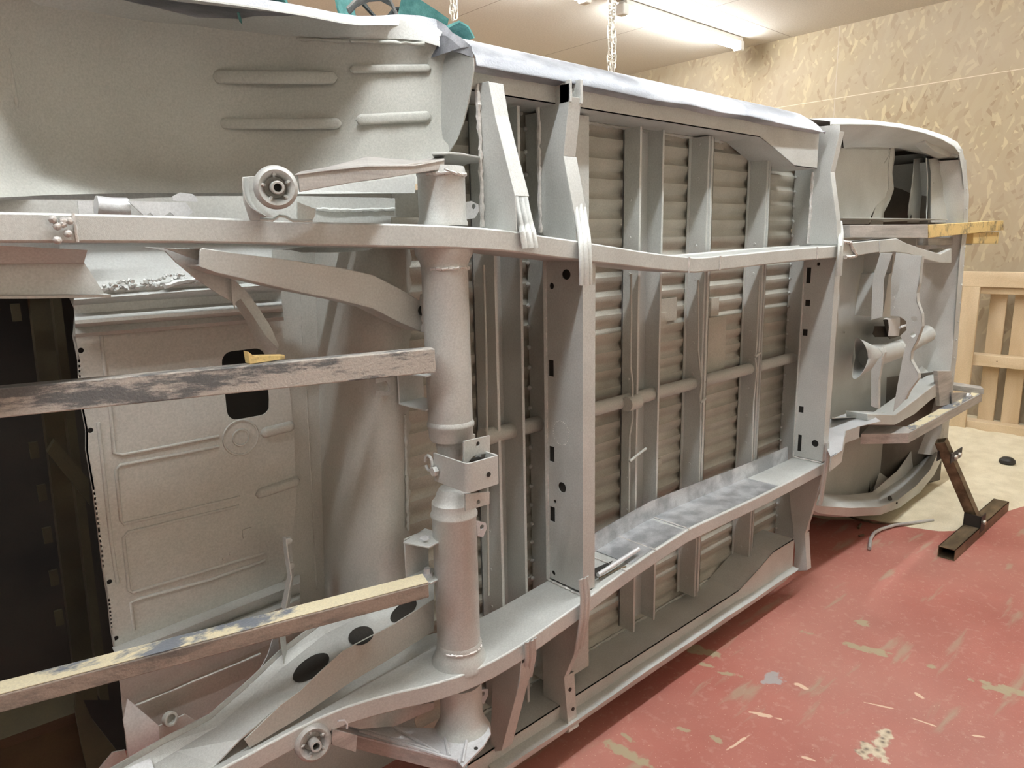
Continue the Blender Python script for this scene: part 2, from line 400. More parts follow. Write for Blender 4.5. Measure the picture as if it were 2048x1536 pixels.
for lx, wh_ in ((-1.2, 'behind the camera, over the rear end of the van'), (.55, 'over the rear axle tube of the van'), (2.4, 'over the front half of the ribbed floor'), (4.2, 'over the sand in front of the van nose')): lamp(lx, KY, 'lit tube light on the ceiling '+wh_)
#lamp(2.2, -3.6, 'lit tube light behind the camera, by the middle of the white near wall'); lamp(4.4, -3.6, 'lit tube light behind the camera, in the corner by the board wall')
lamp(.9, LY, 'lit white tube light on the ceiling behind the van body')

# sand: a drift against the end wall
bl = [QZ(*p, 0) for p in ((1400, 1010), (1560, 1022), (1660, 1037), (1740, 1040), (1790, 1050), (1830, 1056), (1875, 1062), (1925, 1060), (1985, 1035), (2060, 1008), (2200, 985))]
def bound(y):
    pts = sorted([(p.y, p.x) for p in bl])
    if y <= pts[0][0]: return pts[0][1]
    for (a, xa), (b, xb) in zip(pts[:-1], pts[1:]):
        if y <= b: return xa+(xb-xa)*(y-a)/max(b-a, 1e-6)
    return pts[-1][1]
from mathutils import noise as mn
sd = MB(); NX, NY = 90, 120; vs = []
for j in range(NY+1):
    y = -2.6+5.6*j/NY
    for i in range(NX+1):
        x = 2.9+(WX-.006-2.9)*i/NX
        d = x-bound(y)+.06*mn.noise(Vector((x*4, y*4, 0)))
        k = max(-.01, min(.022, d*.07)) + max(0, min(1, (x-4.75)/.9))**2*.07
        if d > 0: k += .010*mn.noise(Vector((x*5, y*5, 3)))*min(1, d*3) + .004*mn.noise(Vector((x*22, y*22, 7)))*min(1, d*3)
        if x > 5.2 and d > 0: k += .03*abs(math.sin(y*14))*(x-5.2)
        vs.append((x, y, k))
sd.add(vs, [(j*(NX+1)+i, j*(NX+1)+i+1, (j+1)*(NX+1)+i+1, (j+1)*(NX+1)+i) for j in range(NY) for i in range(NX)], True)
tag(sd.build('blasting_sand', M['sand']), 'pale yellow blasting sand drifted over the floor by the board wall', 'sand', kind='stuff')
def sandz(x, y): return max(0, min(.022, (x-bound(y))*.07)) + max(0, min(1, (x-4.75)/.9))**2*.07

# pallet leaning on the end wall
PXW = 5.50
pt = thing('wooden_pallet', (PXW, -.6, 0), 'pale pine pallet standing on edge in the sand against the board wall', 'pallet')
def pw(px, py, x=PXW): return QX(px, py, x)
def pbox(name, y0, y1, z0, z1, x0, x1, mt, holes=None): return MB().bx(x0, x1, y0, y1, z0, z1).build(name, mt, pt, .003)
ztop = QX(1960, 543, PXW-.07).z
yl = QX(1908, 700, PXW-.07).y
W_ = 1.22; y0 = yl-W_
zb = .02
pbox('board', y0, yl, ztop-.10, ztop, PXW-.075, PXW-.053, M['woodh'])               # top front board
pbox('stringer', y0+.02, yl-.02, ztop-.145, ztop-.05, PXW-.053, PXW+.04, M['woodh'])
pbox('stringer', y0+.02, yl-.03, .50, .575, PXW-.053, PXW+.04, M['woodh'])
pbox('stringer', y0+.02, yl-.03, zb+.02, zb+.1, PXW-.053, PXW+.04, M['woodh'])
pbox('board', yl-.115, yl-.015, zb, ztop-.10, PXW-.075, PXW-.053, M['wood'])          # outer upright
yy = yl-.15
for k in range(8):
    wd = .095 if k % 2 == 0 else .10
    if yy-wd < y0: break
    pbox('board', yy-wd, yy, zb+.01, ztop-.05, PXW+.042, PXW+.062, M['wood']); yy -= wd+.042
nl = MB()
for z in (ztop-.09, .54):
    for q in range(6): nl.lathe((PXW-.0545, yl-.06-.19*q, z), -EX, [(0, .004), (.002, .003)], 8)
nl.build('nail', M['rust'], pt)

# things on the floor
def pipe(name, pts, r, mt, label, cat): return tag(MB().tube(pts, r, 10).build(name, mt), label, cat)
def fl(px, py, z): return QZ(px, py, z)
r_ = .0075
pipe('bent_tube', [fl(*p, r_+.004) for p in ((1739, 1097), (1741, 1078), (1748, 1066), (1762, 1058), (1790, 1050), (1830, 1045), (1866, 1040))], r_, M['bargrey'],
     'thin bent grey tube lying on the red floor with its end in the sand', 'tube')
pipe('metal_strip', [fl(*p, .012) for p in ((1690, 1030), (1715, 1038), (1745, 1045), (1803, 1047))], .005, M['rust'], 'dark thin strip lying at the edge of the sand under the van nose', 'strip')
pipe('metal_scrap', [fl(1717, 1056, .006), fl(1722, 1048, .006)], .006, M['rust'], 'short dark offcut standing nearest the sand edge on the red floor', 'scrap')
pipe('metal_scrap', [fl(1718, 1072, .005), fl(1727, 1070, .005)], .005, M['rust'], 'tiny dark offcut on red floor, nearer the camera than its twin', 'scrap')
c = fl(2014, 926, .03)
tag(MB().lathe(c-Vector((0, 0, .015)), EZ, [(0, .015), (.008, .033), (.02, .043), (.035, .040), (.048, .026), (.053, .008)], 24).build('rubber_ball', M['black']), 'dark round lump lying on the sand before the pallet', 'ball')
c = fl(1974, 863, .05); tag(MB().lathe(c-Vector((0, 0, .01)), EZ, [(0, .02), (.008, .022), (.014, .01)], 10).build('stone', M['black']), 'small flat dark stone in the sand at the foot of the pallet', 'stone')

# ------------------------------------------------------------------ the van body, lying on its side
van = thing('van_body', (2.0, .1, .05), 'blasted grey van body shell tipped on its side, underside facing the camera', 'van body')
S = M['steel']; P2 = M['panel']
ZM = .92                      # height of the van's centre line
# floor sheet: corrugated
fp = MB(); per = .0525; rows = []; z = .20
prof = [(0, 0), (.10, -.007), (.30, -.012), (.42, -.0125), (.62, -.003), (.85, 0)]
zz = []
k = 0
while .17+k*per < 1.70:
    for t, d_ in prof: zz.append((.17+(k+t)*per, d_))
    k += 1
zs_ = min((z for z, _ in zz), key=lambda z: abs(z-1.43))
for zlo, zhi, ua_ in ((0, zs_, .845), (zs_, 2, .985)):
    fp.ribbon([[V(u, d_, z) for u in (ua_, 1.25, 1.6, 1.95, 2.3, 2.62)] for z, d_ in zz if zlo <= z <= zhi], (0, .002, 0), smooth=True)
# pressed flat patches and doubler plates
for (a, b2) in (((1290, 602), (1352, 640)), ((1316, 250), (1341, 282)), ((1409, 638), (1448, 742)), ((1426, 255), (1446, 300))):
    p, q = Q(*a), Q(*b2); fp.bx(p.x, q.x, -.0015, .004, q.z, p.z)
for (a, b2) in (((1293, 925), (1320, 933)), ((1302, 628), (1330, 655)), ((1420, 597), (1434, 630)), ((1300, 935), (1308, 945))):
    p, q = Q(*a), Q(*b2); fp.bx(min(p.x, q.x), max(p.x, q.x), -.006, .004, min(q.z, p.z), max(q.z, p.z))
fp.build('floor_pan', M['pan'], van, angle=50)

# flat tray from floor edge to sill
# ribs: open channels and z sections running from sill to sill
def channel(u0, u1, d_, name='floor_rib', z0=.19, z1=1.67, lip=.008):
    c = MB(); t = .0025
    c.bx(u0, u0+t, -d_, .0, z0, z1); c.bx(u1-t, u1, -d_, .0, z0, z1); c.bx(u0, u1, -.004, -.001, z0, z1)
    c.bx(u0, u0+lip, -d_-t, -d_, z0, z1); c.bx(u1-lip, u1, -d_-t, -d_, z0, z1)
    # spot welds
    for q in range(14):
        z = z0+.09+q*.1; c.lathe((u0, -d_*.5, z), -EX, [(0, .004), (.0015, .003)], 8)
    return c.build(name, S, van)
def zrib(u0, d_, lip=.012, z0=.19, z1=1.67):
    c = MB(); t = .0025
    c.bx(u0, u0+t, -d_, 0, z0, z1); c.bx(u0, u0+lip, -d_-t, -d_, z0, z1); c.bx(u0+lip-t, u0+lip, -d_-.008, -d_, z0, z1)
    c.bx(u0-.012, u0, -.004, -.0015, z0, z1); c.bx(u0+lip, u0+.05, -d_*.85, -d_*.85+t, z0, z1); c.bx(u0+.05-t, u0+.05, -d_*.85, 0, z0, z1)
    for q in range(15):
        z = z0+.06+q*.1; c.lathe((u0, -d_*.5, z), -EX, [(0, .0055), (.0015, .004)], 8)
    return c.build('floor_rib', S, van)
channel(1.058, 1.145, .075)
channel(1.605, 1.715, .055)
zrib(1.927, .06); zrib(2.277, .062)
for u0 in (1.236, 2.60):
    c = MB(); c.bx(u0, u0+.14, -.078, 0, .19, 1.67)
    z = .22
    while z < 1.66: c.lathe((u0-.004, -.004, z), -EY, [(0, .0065), (.004, .005), (.006, .002)], 8); z += per
    c.build('floor_rib', S, van)

# ---- sills
def edge_wob(n, a, amp): return [a+random.uniform(-amp, amp) for _ in range(n)]
US = [.962, 1.05, 1.15, 1.25, 1.4, 1.55, 1.7, 1.85, 2.0, 2.15, 2.3, 2.40, 2.47, 2.50]
for sg in (1, -1):
    zf = lambda d_: ZM+sg*d_
    c = MB()
    # inner box of the sill with its tapered end
    def up(u): return .755 if u < 2.12 else .755-min(1, (u-2.12)/.22)*.075
    us = [.972 if sg > 0 else .90, 1.4, 1.8, 2.12, 2.2, 2.34, 2.50]
    dk = [.12]*4+[.125, .128, .128]
    c.ribbon([[V(u, dk[i], zf(.80)) for i, u in enumerate(us)], [V(u, dk[i], zf(up(u))) for i, u in enumerate(us)]], (0, .0025, 0), False)
    c.ribbon([[V(u, dk[i], zf(up(u))) for i, u in enumerate(us)], [V(u, 0, zf(up(u)-(.0 if sg > 0 else .0))) for i, u in enumerate(us)]], (0, 0, .0025*sg), False)
    c.build('sill_inner', S, van)
    c = MB()
    # outer skin: from the ragged flange outward and back
    r0 = [V(u, .152+random.uniform(-.002, .002), zf(.797+random.uniform(-.003, .003))) for u in US]
    zo = lambda u: (0 if u < 2.38 else -((u-2.38)/.12)**2*.02)
    rr = [r0]
    for w2, dz in ((.148, .812), (.130, .835), (.105, .853), (.07, .866), (.0, .880), (-.15, .895), (-.45, .90)):
        rr.append([V(u, w2, zf(dz+zo(u))) for u in US])
    c.ribbon(rr, (0, .002, 0), True)
    # flange lip
    c.ribbon([[p+Vector((0, .0, 0)) for p in r0], [V(p.x, .12, p.z-.004*sg) for p in r0]], (0, 0, .002), False)
    c.build('sill_outer', M['sill'] if sg > 0 else S, van)
    c = MB(); c.bead([V(u, .004, zf(.752)) for u in (.96, 1.22)]+[], .005); c.bead([V(u, .004, zf(.752)) for u in (1.37, 2.1)], .005); c.build('weld_bead', P2, van)

# ---- chassis rails
ST = [(-.25, .085, .497, .055, .042), (.0, .09, .49, .055, .041), (.2, .10, .488, .06, .041), (.4, .10, .484, .05, .041), (.5, .098, .481, .03, .041), (.6, .108, .476, .005, .041),
      (.7, .15, .472, -.005, .042), (.78, .19, .469, .0, .042), (.86, .213, .465, .02, .042), (.95, .222, .459, .06, .042), (1.05, .222, .448, .075, .042),
      (1.2, .218, .43, .08, .042), (1.3, .213, .42, .08, .041), (1.4, .21, .408, .08, .040), (1.5, .21, .397, .08, .040), (1.58, .21, .390, .08, .040), (1.65, .21, .384, .08, .040), (1.70, .21, .384, .08, .040), (1.8, .21, .386, .08, .040),
      (1.9, .21, .388, .08, .040), (2.1, .208, .393, .08, .040), (2.3, .203, .396, .08, .040), (2.5, .197, .397, .08, .042), (2.60, .195, .399, .08, .044)]
def smooth_st(st):
    out = []
    for a, b in zip(st[:-1], st[1:]):
        out.append(a); out.append(tuple((x+y)/2 for x, y in zip(a, b)))
    out.append(st[-1])
    sm_ = [out[0]]
    for i in range(1, len(out)-1):
        if out[i][0] > 1.36: sm_.append(out[i]); continue
        sm_.append((out[i][0],)+tuple((out[i-1][k]+2*out[i][k]+out[i+1][k])/4 for k in range(1, 5)))
    return sm_+[out[-1]]
STS = smooth_st(ST)
def rail_at(u):
    for a, b in zip(STS[:-1], STS[1:]):
        if a[0] <= u <= b[0]:
            t = (u-a[0])/(b[0]-a[0]); return tuple(x+(y-x)*t for x, y in zip(a, b))
    return STS[0] if u < STS[0][0] else STS[-1]
for sg in (1, -1):
    c = MB(); path = []
    prof = []
    rows = [[], [], [], []]
    for (u, wf, s_, wb, h) in STS:
        zc = ZM+sg*s_; hb = h/2
        rows[0].append(V(u, wb, zc+hb)); rows[1].append(V(u, wf, zc+hb)); rows[2].append(V(u, wf, zc-hb)); rows[3].append(V(u, wb, zc-hb))
    n = len(STS); vs = [p for r in rows for p in r]
    fs = [(a*n+i, a*n+i+1, ((a+1) % 4)*n+i+1, ((a+1) % 4)*n+i) for a in range(4) for i in range(n-1)]
    fs += [(0, n, 2*n, 3*n), (n-1, 2*n-1, 3*n-1, 4*n-1)]
    c.add(vs, fs, True)
    r = c.build('chassis_rail', S, van, .0035, angle=30)
    # seams and welds
    c = MB()
    for u in ((.245, 1.62, 1.77, 2.38) if sg > 0 else (1.37, 1.5, 1.66)):
        _, wf, s_, wb, h = rail_at(u); zc = ZM+sg*s_
        if sg > 0: c.bead([V(u, wf+.001, zc-h/2), V(u, wf+.001, zc+h/2)], .0028, .006)
        else: c.bead([V(u, wf, zc+h/2+.001), V(u, wb, zc+h/2+.001), V(u, wb-.003, zc+h/2+.05)], .0025, .006)
    if sg > 0:
        for _ in range(7): c.lathe(V(.235+random.uniform(-.02, .012), .106, ZM+s_+.085+random.uniform(-.012, .02)), -EY, [(0, .006), (.006, .005), (.009, .002)], 8)
    c.build('weld_bead', M['weld'], r)
    # raised back flange of the rail channel
    c = MB(); us = [1.25+i*.1 for i in range(13)]+[2.50]
    lo = []; hi = []
    for u in us:
        _, wf, s_, wb, h = rail_at(u); zc = ZM+sg*s_
        lo.append(V(u, .082, zc+h/2-.002)); hi.append(V(u, .078, zc+h/2+(.052 if sg < 0 else .004)))
    c.ribbon([lo, hi], (0, -.0025, 0), False)
    c.build('rail_back_flange', M['galv'] if sg < 0 else S, r)
    if sg < 0:    # bright new steel let into the lower rail
        c = MB(); us = [1.40, 1.5, 1.6, 1.7, 1.8, 1.9, 2.0, 2.1, 2.2]
        a = []; b2 = []
        for u in us:
            _, wf, s_, wb, h = rail_at(u); zc = ZM+sg*s_+h/2+.0008
            a.append(V(u, .083, zc)); b2.append(V(u, wf-.008, zc))
        c.ribbon([a, b2], (0, 0, .0012), False); c.build('repair_plate', M['galv'], r, label='bright new steel repair plate')

# ---- cross members between the rails
def hole_c(px, py, x, ra, rb=None): return circ(QX(px, py, x), EY, EZ, ra, rb)
def hole_r(x, y0, y1, z0, z1): return [Vector((x, y0, z0)), Vector((x, y1, z0)), Vector((x, y1, z1)), Vector((x, y0, z1))]
UA, UB = 1.215, 2.55
def web(u, wb, wf_, z0, z1, holes, flange, name='cross_member'):
    c = MB(); P_ = [Vector((u, -wb, z0)), Vector((u, -wf_, z0)), Vector((u, -wf_, z1)), Vector((u, -wb, z1))]
    c.plate(P_, (.003, 0, 0), holes)
    c.bx(u, u+flange, -wf_-.003, -wf_, z0, z1); c.bx(u+flange-.003, u+flange, -wf_, -wb, z0, z1); c.bx(u-.012, u, -wb-.002, -wb, z0, z1)
    return c
zl, zh = ZM-.40, ZM+.41
hs = [hole_c(1132, 549, UA, .014, .012), hole_c(1103, 572, UA, .008), hole_c(1124, 975, UA, .0135), hole_c(1110, 1003, UA, .0045), hole_c(1107, 1146, UA, .0065)]
for py in (735, 905, 1024):
    p = QX(1092, py, UA); hs.append(hole_r(UA, -.107, -.089, p.z-.02, p.z+.02))
xa = web(UA, .085, .198, zl, zh, hs, .044).build('cross_member', S, van, .0025)
dk_ = MB(); dk_.bx(UA+.004, UA+.040, -.195, -.086, zl+.01, zh-.01); dk_.build('hollow_shade_fill', M['bay'], xa)  # added dark box, paints the shade seen through the web holes
hs = []
for (px, py, hh, ww) in ((1614, 551, .028, .008), (1612, 606, .011, .009), (1607, 665, .012, .009), (1599, 819, .012, .009), (1596, 886, .032, .007)):
    p = QX(px+3, py, UB); yc = min(p.y, -.085-ww); hs.append(hole_r(UB, yc-ww, yc+ww, p.z-hh, p.z+hh))
hs += [hole_c(1630, 887, UB, .013), hole_c(1637, 528, UB, .006)]
xb = web(UB, .082, .19, ZM-.37, ZM+.38, hs, .040).build('cross_member', S, van, .0025)
dk_ = MB(); dk_.bx(UB+.004, UB+.036, -.186, -.083, ZM-.36, ZM+.37); dk_.build('hollow_shade_fill', M['bay'], xb)  # same shade-coloured filler inside the front cross member
c = MB()
for u, wb, wf_, z in ((UA, .085, .198, ZM-.43+.024), (UB, .082, .19, ZM-.395+.022)):
    c.bead([V(u-.003, wb, z), V(u-.003, wf_, z)], .0035, .007); c.bead([V(u-.003, wb, z), V(u-.003, wb, ZM+.39)], .0025, .012)
# dotted ring where a plug was blasted off
for q in range(30):
    t = 2*PI*q/30; c.lathe(QX(1122, 866, UA)+EY*.026*math.cos(t)+EZ*.030*math.sin(t), -EX, [(0, .0013), (.0012, .0009)], 6)
c.build('weld_bead', M['weld'], van)

# ---- outriggers
def dots(c, pts): 
    for p in pts: c.lathe(p+EY*.001, -EY, [(0, .0052), (.0025, .0052)], 12)
def outrigger(u, webpx, flpx, dotpx, weld=None, wf_=.15):
    r = MB(); P_ = [QX(*p, u) for p in webpx]
    r.plate(P_, (.0025, 0, 0))
    o = r.build('outrigger', S, van, .002)
    for poly, ww in flpx:
        k = len(poly)//2
        A = [QX(*p, u) for p in poly]
        c = MB(); c.ribbon([A, [a+Vector((ww, 0, 0)) for a in A]], (0, .0025, 0), False)
        c.ribbon([[a+Vector((ww, 0, 0)) for a in A], [a+Vector((ww, .03, 0)) for a in A]], (-.0025, 0, 0), False)
        c.build('flange', S, o, .001)
    if dotpx:
        c = MB(); dots(c, [Q(px, py, ww) for px, py, ww in dotpx]); c.build('bolt_hole', M['black'], o)
    if weld:
        c = MB(); c.bead([QX(*p, u)+Vector((-.004, 0, 0)) for p in weld], .0055, .010); c.build('weld_bead', M['weld'], o)
    return o
# upper outriggers
o1 = outrigger(.985, [(957, 166), (977, 162), (992, 240), (1030, 392), (1033, 462), (968, 460)], [([(977, 163), (988, 230), (1008, 310), (1030, 392)], .040)],
          [(1003, 234, .075), (1027, 353, .12), (1033, 382, .13)], [(958, 168), (964, 300), (968, 455)])
o2 = outrigger(UA, [(1077, 178), (1139, 166), (1139, 192), (1127, 312), (1151, 455), (1152, 482), (1082, 470), (1079, 300)],
          [([(1139, 192), (1127, 312)], .040), ([(1127, 312), (1151, 440), (1152, 482)], .044)], [(1149, 229, .155), (1141, 280, .145), (1149, 372, .155)], [(1079, 182), (1080, 330), (1084, 466)])
c = MB(); A0 = QX(1139, 170, UA); c.bx(UA, UA+.006, A0.y-.002, A0.y+.03, A0.z-.035, A0.z+.012); c.bx(UA+.034, UA+.042, A0.y-.002, A0.y+.03, A0.z-.035, A0.z+.016); c.bx(UA, UA+.042, A0.y+.02, A0.y+.024, A0.z-.04, A0.z+.0); c.build('fork_end', S, o2, .001)
o3 = outrigger(UB, [(1638, 253), (1680, 249), (1680, 262), (1660, 344), (1674, 455), (1675, 490), (1615, 489), (1618, 440), (1624, 340)],
          [([(1680, 262), (1661, 344)], .036), ([(1661, 344), (1673, 440), (1675, 490)], .034)], [(1670, 386, .135), (1674, 424, .14)], [(1626, 345), (1620, 440), (1616, 486)])
# lower outriggers
o4 = outrigger(.985, [(986, 1356), (1044, 1304), (1040, 1363), (1003, 1502), (979, 1505)], [([(1040, 1330), (1037, 1366), (1003, 1502)], .036)], [(1042, 1365, .13), (1038, 1383, .13), (1020, 1460, .08)])
o5 = outrigger(UA, [(1084, 1284), (1163, 1228), (1148, 1310), (1128, 1356), (1138, 1466), (1125, 1466), (1088, 1440)],
          [([(1163, 1228), (1148, 1310), (1128, 1356)], .020), ([(1128, 1356), (1133, 1440), (1138, 1466)], .040)], [(1147, 1311, .16), (1140, 1379, .15), (1146, 1418, .15)])
o6 = outrigger(UB, [(1577, 975), (1644, 942), (1638, 979), (1610, 1068), (1614, 1141), (1586, 1143), (1590, 1100)],
          [([(1644, 942), (1638, 979), (1610, 1068)], .018), ([(1610, 1068), (1614, 1141)], .036)], [(1633, 990, .17), (1625, 1030, .16), (1618, 1040, .15)])

# ---- ribbed straps over the rails
def strap(parent, pts, ww, dirn=EX):
    c = MB(); prof = [(0, 0), (.08, .9), (.2, 1), (.32, .3), (.42, 1.5), (.58, 1.5), (.68, .3), (.8, 1), (.92, .9), (1, 0)]
    n = len(pts); rows = []
    for i in range(n):
        t = (pts[min(i+1, n-1)]-pts[max(i-1, 0)]).normalized(); nrm = t.cross(dirn).normalized()
        if nrm.y > 0: nrm = -nrm
        rows.append([pts[i]+dirn*(ww*a)+nrm*(.0035*b) for a, b in prof])
    c.ribbon(rows, (0, .003, 0), True); return c.build('reinforcement_strap', S, parent, angle=50)
def spath(pxs): return [Q(px, py, w) for px, py, w in pxs]
strap(o1, spath([(1026, 392, .14), (1030, 415, .16), (1036, 445, .20), (1041, 465, .232), (1046, 497, .236)]), .044)
strap(o2, spath([(1148, 408, .165), (1152, 440, .185), (1157, 470, .215), (1159, 495, .232), (1160, 540, .235), (1160, 571, .232)]), .040)
strap(o3, spath([(1675, 443, .165), (1678, 470, .19), (1677, 492, .21), (1676, 520, .212), (1674, 552, .208)]), .036)
strap(o5, spath([(1158, 1160, .238), (1162, 1200, .238), (1160, 1240, .232), (1155, 1275, .215), (1150, 1300, .20)]), .034)
strap(o4, spath([(1051, 1285, .235), (1051, 1320, .225), (1044, 1362, .19)]), .034)
strap(o6, spath([(1652, 886, .225), (1651, 920, .222), (1646, 960, .21), (1638, 1010, .19)]), .024)

# ---- heater pipe through the ribs
c = MB(); zq = [(u, .032, z) for u, z in ((.96, .92), (1.3, .935), (2.55, .955))]
pa, pb = Q(965, 876, .032), Q(1592, 713, .032)
pts = [pa.lerp(pb, t/12) for t in range(13)]
c.tube(pts, .0195, 16); c.build('heater_pipe', P2, van)
c = MB()
for (px, py) in ((978, 872), (1262, 806)): p = Q(px, py, .06); c.tube([p-EX*.02, p+EX*.03], .021, 14)
c.build('pipe_clamp', P2, van)
# thin guide tubes clipped to the ribs
def cable(pxs, w, r=.0032): MB().tube([Q(px, py, w) for px, py in pxs], r, 8).build('guide_tube', P2, van)
cable([(1262, 548), (1262, 640), (1261, 735), (1265, 765), (1265, 838), (1259, 870), (1258, 960), (1257, 1055)], .066)
cable([(1259, 923), (1292, 897)], .07, .0042); cable([(1396, 560), (1396, 700), (1399, 730), (1403, 765), (1400, 790), (1401, 850), (1397, 980)], .071)
cable([(1401, 805), (1412, 796)], .075, .004); cable([(1518, 560), (1513, 690), (1510, 716), (1513, 740), (1507, 800), (1503, 930)], .074); cable([(1510, 714), (1520, 706)], .08, .004)
cable([(967, 530), (972, 700), (977, 1190)], .082, .003)

# ---- torsion tube
UT, WT = .865, .15
def zt(py): return Q(905, py, WT).z
tor = MB(); K = .00098
def seg(ps): return [(zt(y)-0, h*K) for y, h in reversed(ps)]
tor.lathe(V(UT, WT, 0), EZ, seg([(336, 46), (345, 48), (352, 49), (356, 47), (440, 47), (446, 50), (452, 50)]), 40)
tor.lathe(V(UT, WT, 0), EZ, seg([(488, 60), (508, 58), (522, 50), (532, 47.5), (536, 48.5), (540, 47), (700, 47), (838, 47)]), 40)
tor.lathe(V(UT, WT, 0), EZ, seg([(838, 47), (844, 50), (849, 50), (853, 47), (872, 46.5), (877, 44), (879, 34), (905, 30), (915, 26)]), 40)
tor.lathe(V(UT, WT, 0), EZ, seg([(975, 30), (985, 36), (995, 40), (1003, 47.5), (1022, 48), (1026, 51), (1030, 51), (1034, 48), (1290, 48)]), 40)
tor.lathe(V(UT, WT, 0), EZ, seg([(1285, 48), (1291, 51), (1297, 50), (1306, 54), (1325, 64), (1331, 64)]), 40)
tor.lathe(V(UT, WT, 0), EZ, seg([(1370, 48), (1436, 48), (1440, 50), (1446, 50), (1455, 56), (1470, 66), (1474, 66)]), 40)
tor = tor.build('torsion_tube', S, van)
c = MB()
for py, r_ in ((352, 48.5), (1294, 50), (536, 48)):
    z = zt(py); c.bead([V(UT+math.cos(t)*r_*K, WT+math.sin(t)*r_*K, z+random.uniform(-.002, .002)) for t in [PI*(.9-.95*i/12) for i in range(13)]], .0035, .01)
c.build('weld_bead', M['weld'], tor)
# top bracket over the tube with the upper spring plate
c = MB(); zt_ = 1.545
c.plate([QZ(x, y, zt_) for x, y in ((863, 305), (900, 304), (925, 306), (960, 313), (958, 322), (935, 324), (905, 345), (885, 336))], (0, 0, -.004)); 
c.bead([Q(905, 345, .2), Q(890, 338, .2)], .003)
c.build('bump_stop_bracket', S, tor, .0015)
def bushing(parent, cx_, cy_, w, R_, tip=(4, 0), mt=S, tilt=(.10, -.05, 0)):
    c0 = Q(cx_, cy_, w); c1 = Q(cx_+tip[0], cy_+tip[1], w+.012); ax = (CAM-c0).normalized()
    ax = (ax+Vector(tilt)).normalized()
    b_ = MB()
    b_.lathe(c0-ax*.035, ax, [(0, R_*.72), (.008, R_*.9), (.02, R_), (.030, R_*.99), (.037, R_*.90), (.040, R_*.80), (.038, R_*.68), (.030, R_*.56), (.016, R_*.48), (.014, R_*.3)], 40)
    o = b_.build('bushing', mt, parent, angle=60)
    a = ax.orthogonal().normalized(); b2 = ax.cross(a)
    s2 = MB(); n = 28; k = []
    for t, r in ((-.02, R_*.29), (.018, R_*.30), (.020, R_*.27), (.020, R_*.19), (-.02, R_*.18)):
        k.append([c0+ax*t+a*math.cos(2*PI*i/n)*r+b2*math.sin(2*PI*i/n)*r for i in range(n)])
    vs = [p for r in k for p in r]; s2.add(vs, [(j*n+i, j*n+(i+1) % n, (j+1)*n+(i+1) % n, (j+1)*n+i) for j in range(4) for i in range(n)], True)
    s2.build('inner_sleeve', mt, o)
    MB().lathe(c0+ax*.0, ax, [(0, R_*.185), (.001, R_*.185)], 20).build('bore', M['black'], o)
    nt_ = MB()
    for q in range(5):
        t = 2*PI*(q+.25)/5; d_ = a*math.cos(t)+b2*math.sin(t)
        nt_.tube([c0+d_*R_*.52-ax*.004, c0+d_*R_*.62+ax*.001, c0+d_*R_*.70+ax*.003], [.003, .0035, .001], 6)
    nt_.build('crimp_mark', mt, o)
    return o
arm = van
bushing(arm, 553, 375, .19, .034)
c = MB(); c.plate([Q(x, y, .185) for x, y in ((596, 350), (640, 343), (720, 333), (800, 330), (889, 318), (889, 338), (760, 358), (700, 366), (600, 384))], (0, .004, 0))
c.ribbon([[Q(x, y, .187) for x, y in ((590, 348), (640, 341), (735, 331), (830, 330), (889, 319))], [Q(x, y, .11) for x, y in ((600, 343), (650, 335), (735, 313), (830, 321), (889, 312))]], (0, 0, -.003), False)
c.build('spring_plate', M['bargrey'], arm, .001)
# bracket around the upper bushing
c = MB()
cc = Q(553, 385, .15); R_ = .062
arc = [(484, 354), (484, 375), (489, 398), (500, 415), (520, 428)]
c.ribbon([[Q(x, y, .17) for x, y in arc], [Q(x+16, y+6, .07) for x, y in arc]], (.002, 0, 0), True)
c.plate([Q(x, y, .10) for x, y in ((485, 354), (515, 352), (515, 410), (545, 432), (560, 442), (500, 440), (487, 400))], (0, .003, 0))
c.plate([Q(x, y, .13) for x, y in ((594, 403), (606, 408), (632, 418), (630, 432), (624, 443), (595, 443))], (0, .003, 0))
c.ribbon([[Q(x, y, .16) for x, y in ((520, 438), (545, 440), (558, 431), (570, 432), (585, 441), (625, 441))], [Q(x, y, .12) for x, y in ((520, 433), (545, 435), (558, 427), (570, 428), (585, 437), (625, 438))]], (0, 0, -.003), False)
c.build('bushing_bracket', S, arm, .001)

# clamp on the middle of the tube
cl = MB(); w1 = .262; t = .004
A = Q(935, 956, w1); zT = Q(935, 928, w1).z; zB = Q(935, 988, w1).z; u0 = A.x
wL = -(QX(868, 950, u0).y); uR = Q(999, 940, w1).x
def rnd_channel(u0, uR, w1, wL, zB, zT, t, r=.014):
    pts = [V(u0, wL, 0)]+[V(u0+r-r*math.cos(a), w1-r+r*math.sin(a), 0) for a in [PI/2*i/5 for i in range(6)]]+[V(uR-.006+.006*math.sin(a), w1-.006+.006*math.cos(a), 0) for a in [PI/2*i/3 for i in range(4)]]+[V(uR, w1-.07, 0)]
    c = MB(); inn = []
    for i, p in enumerate(pts):
        d_ = (pts[min(i+1, len(pts)-1)]-pts[max(i-1, 0)]).normalized(); n_ = Vector((-d_.y, d_.x, 0)); 
        inn.append(p+n_*t*(1 if n_.dot(V((u0+uR)/2, (w1+wL)/2, 0)-p) > 0 else -1))
    n = len(pts); vs = [p+EZ*zB for p in pts]+[p+EZ*zT for p in pts]+[p+EZ*zT for p in inn]+[p+EZ*zB for p in inn]
    fs = [(a*n+i, a*n+i+1, ((a+1) % 4)*n+i+1, ((a+1) % 4)*n+i) for a in range(4) for i in range(n-1)]+[(0, n, 2*n, 3*n), (n-1, 2*n-1, 3*n-1, 4*n-1)]
    c.add(vs, fs, True); return c
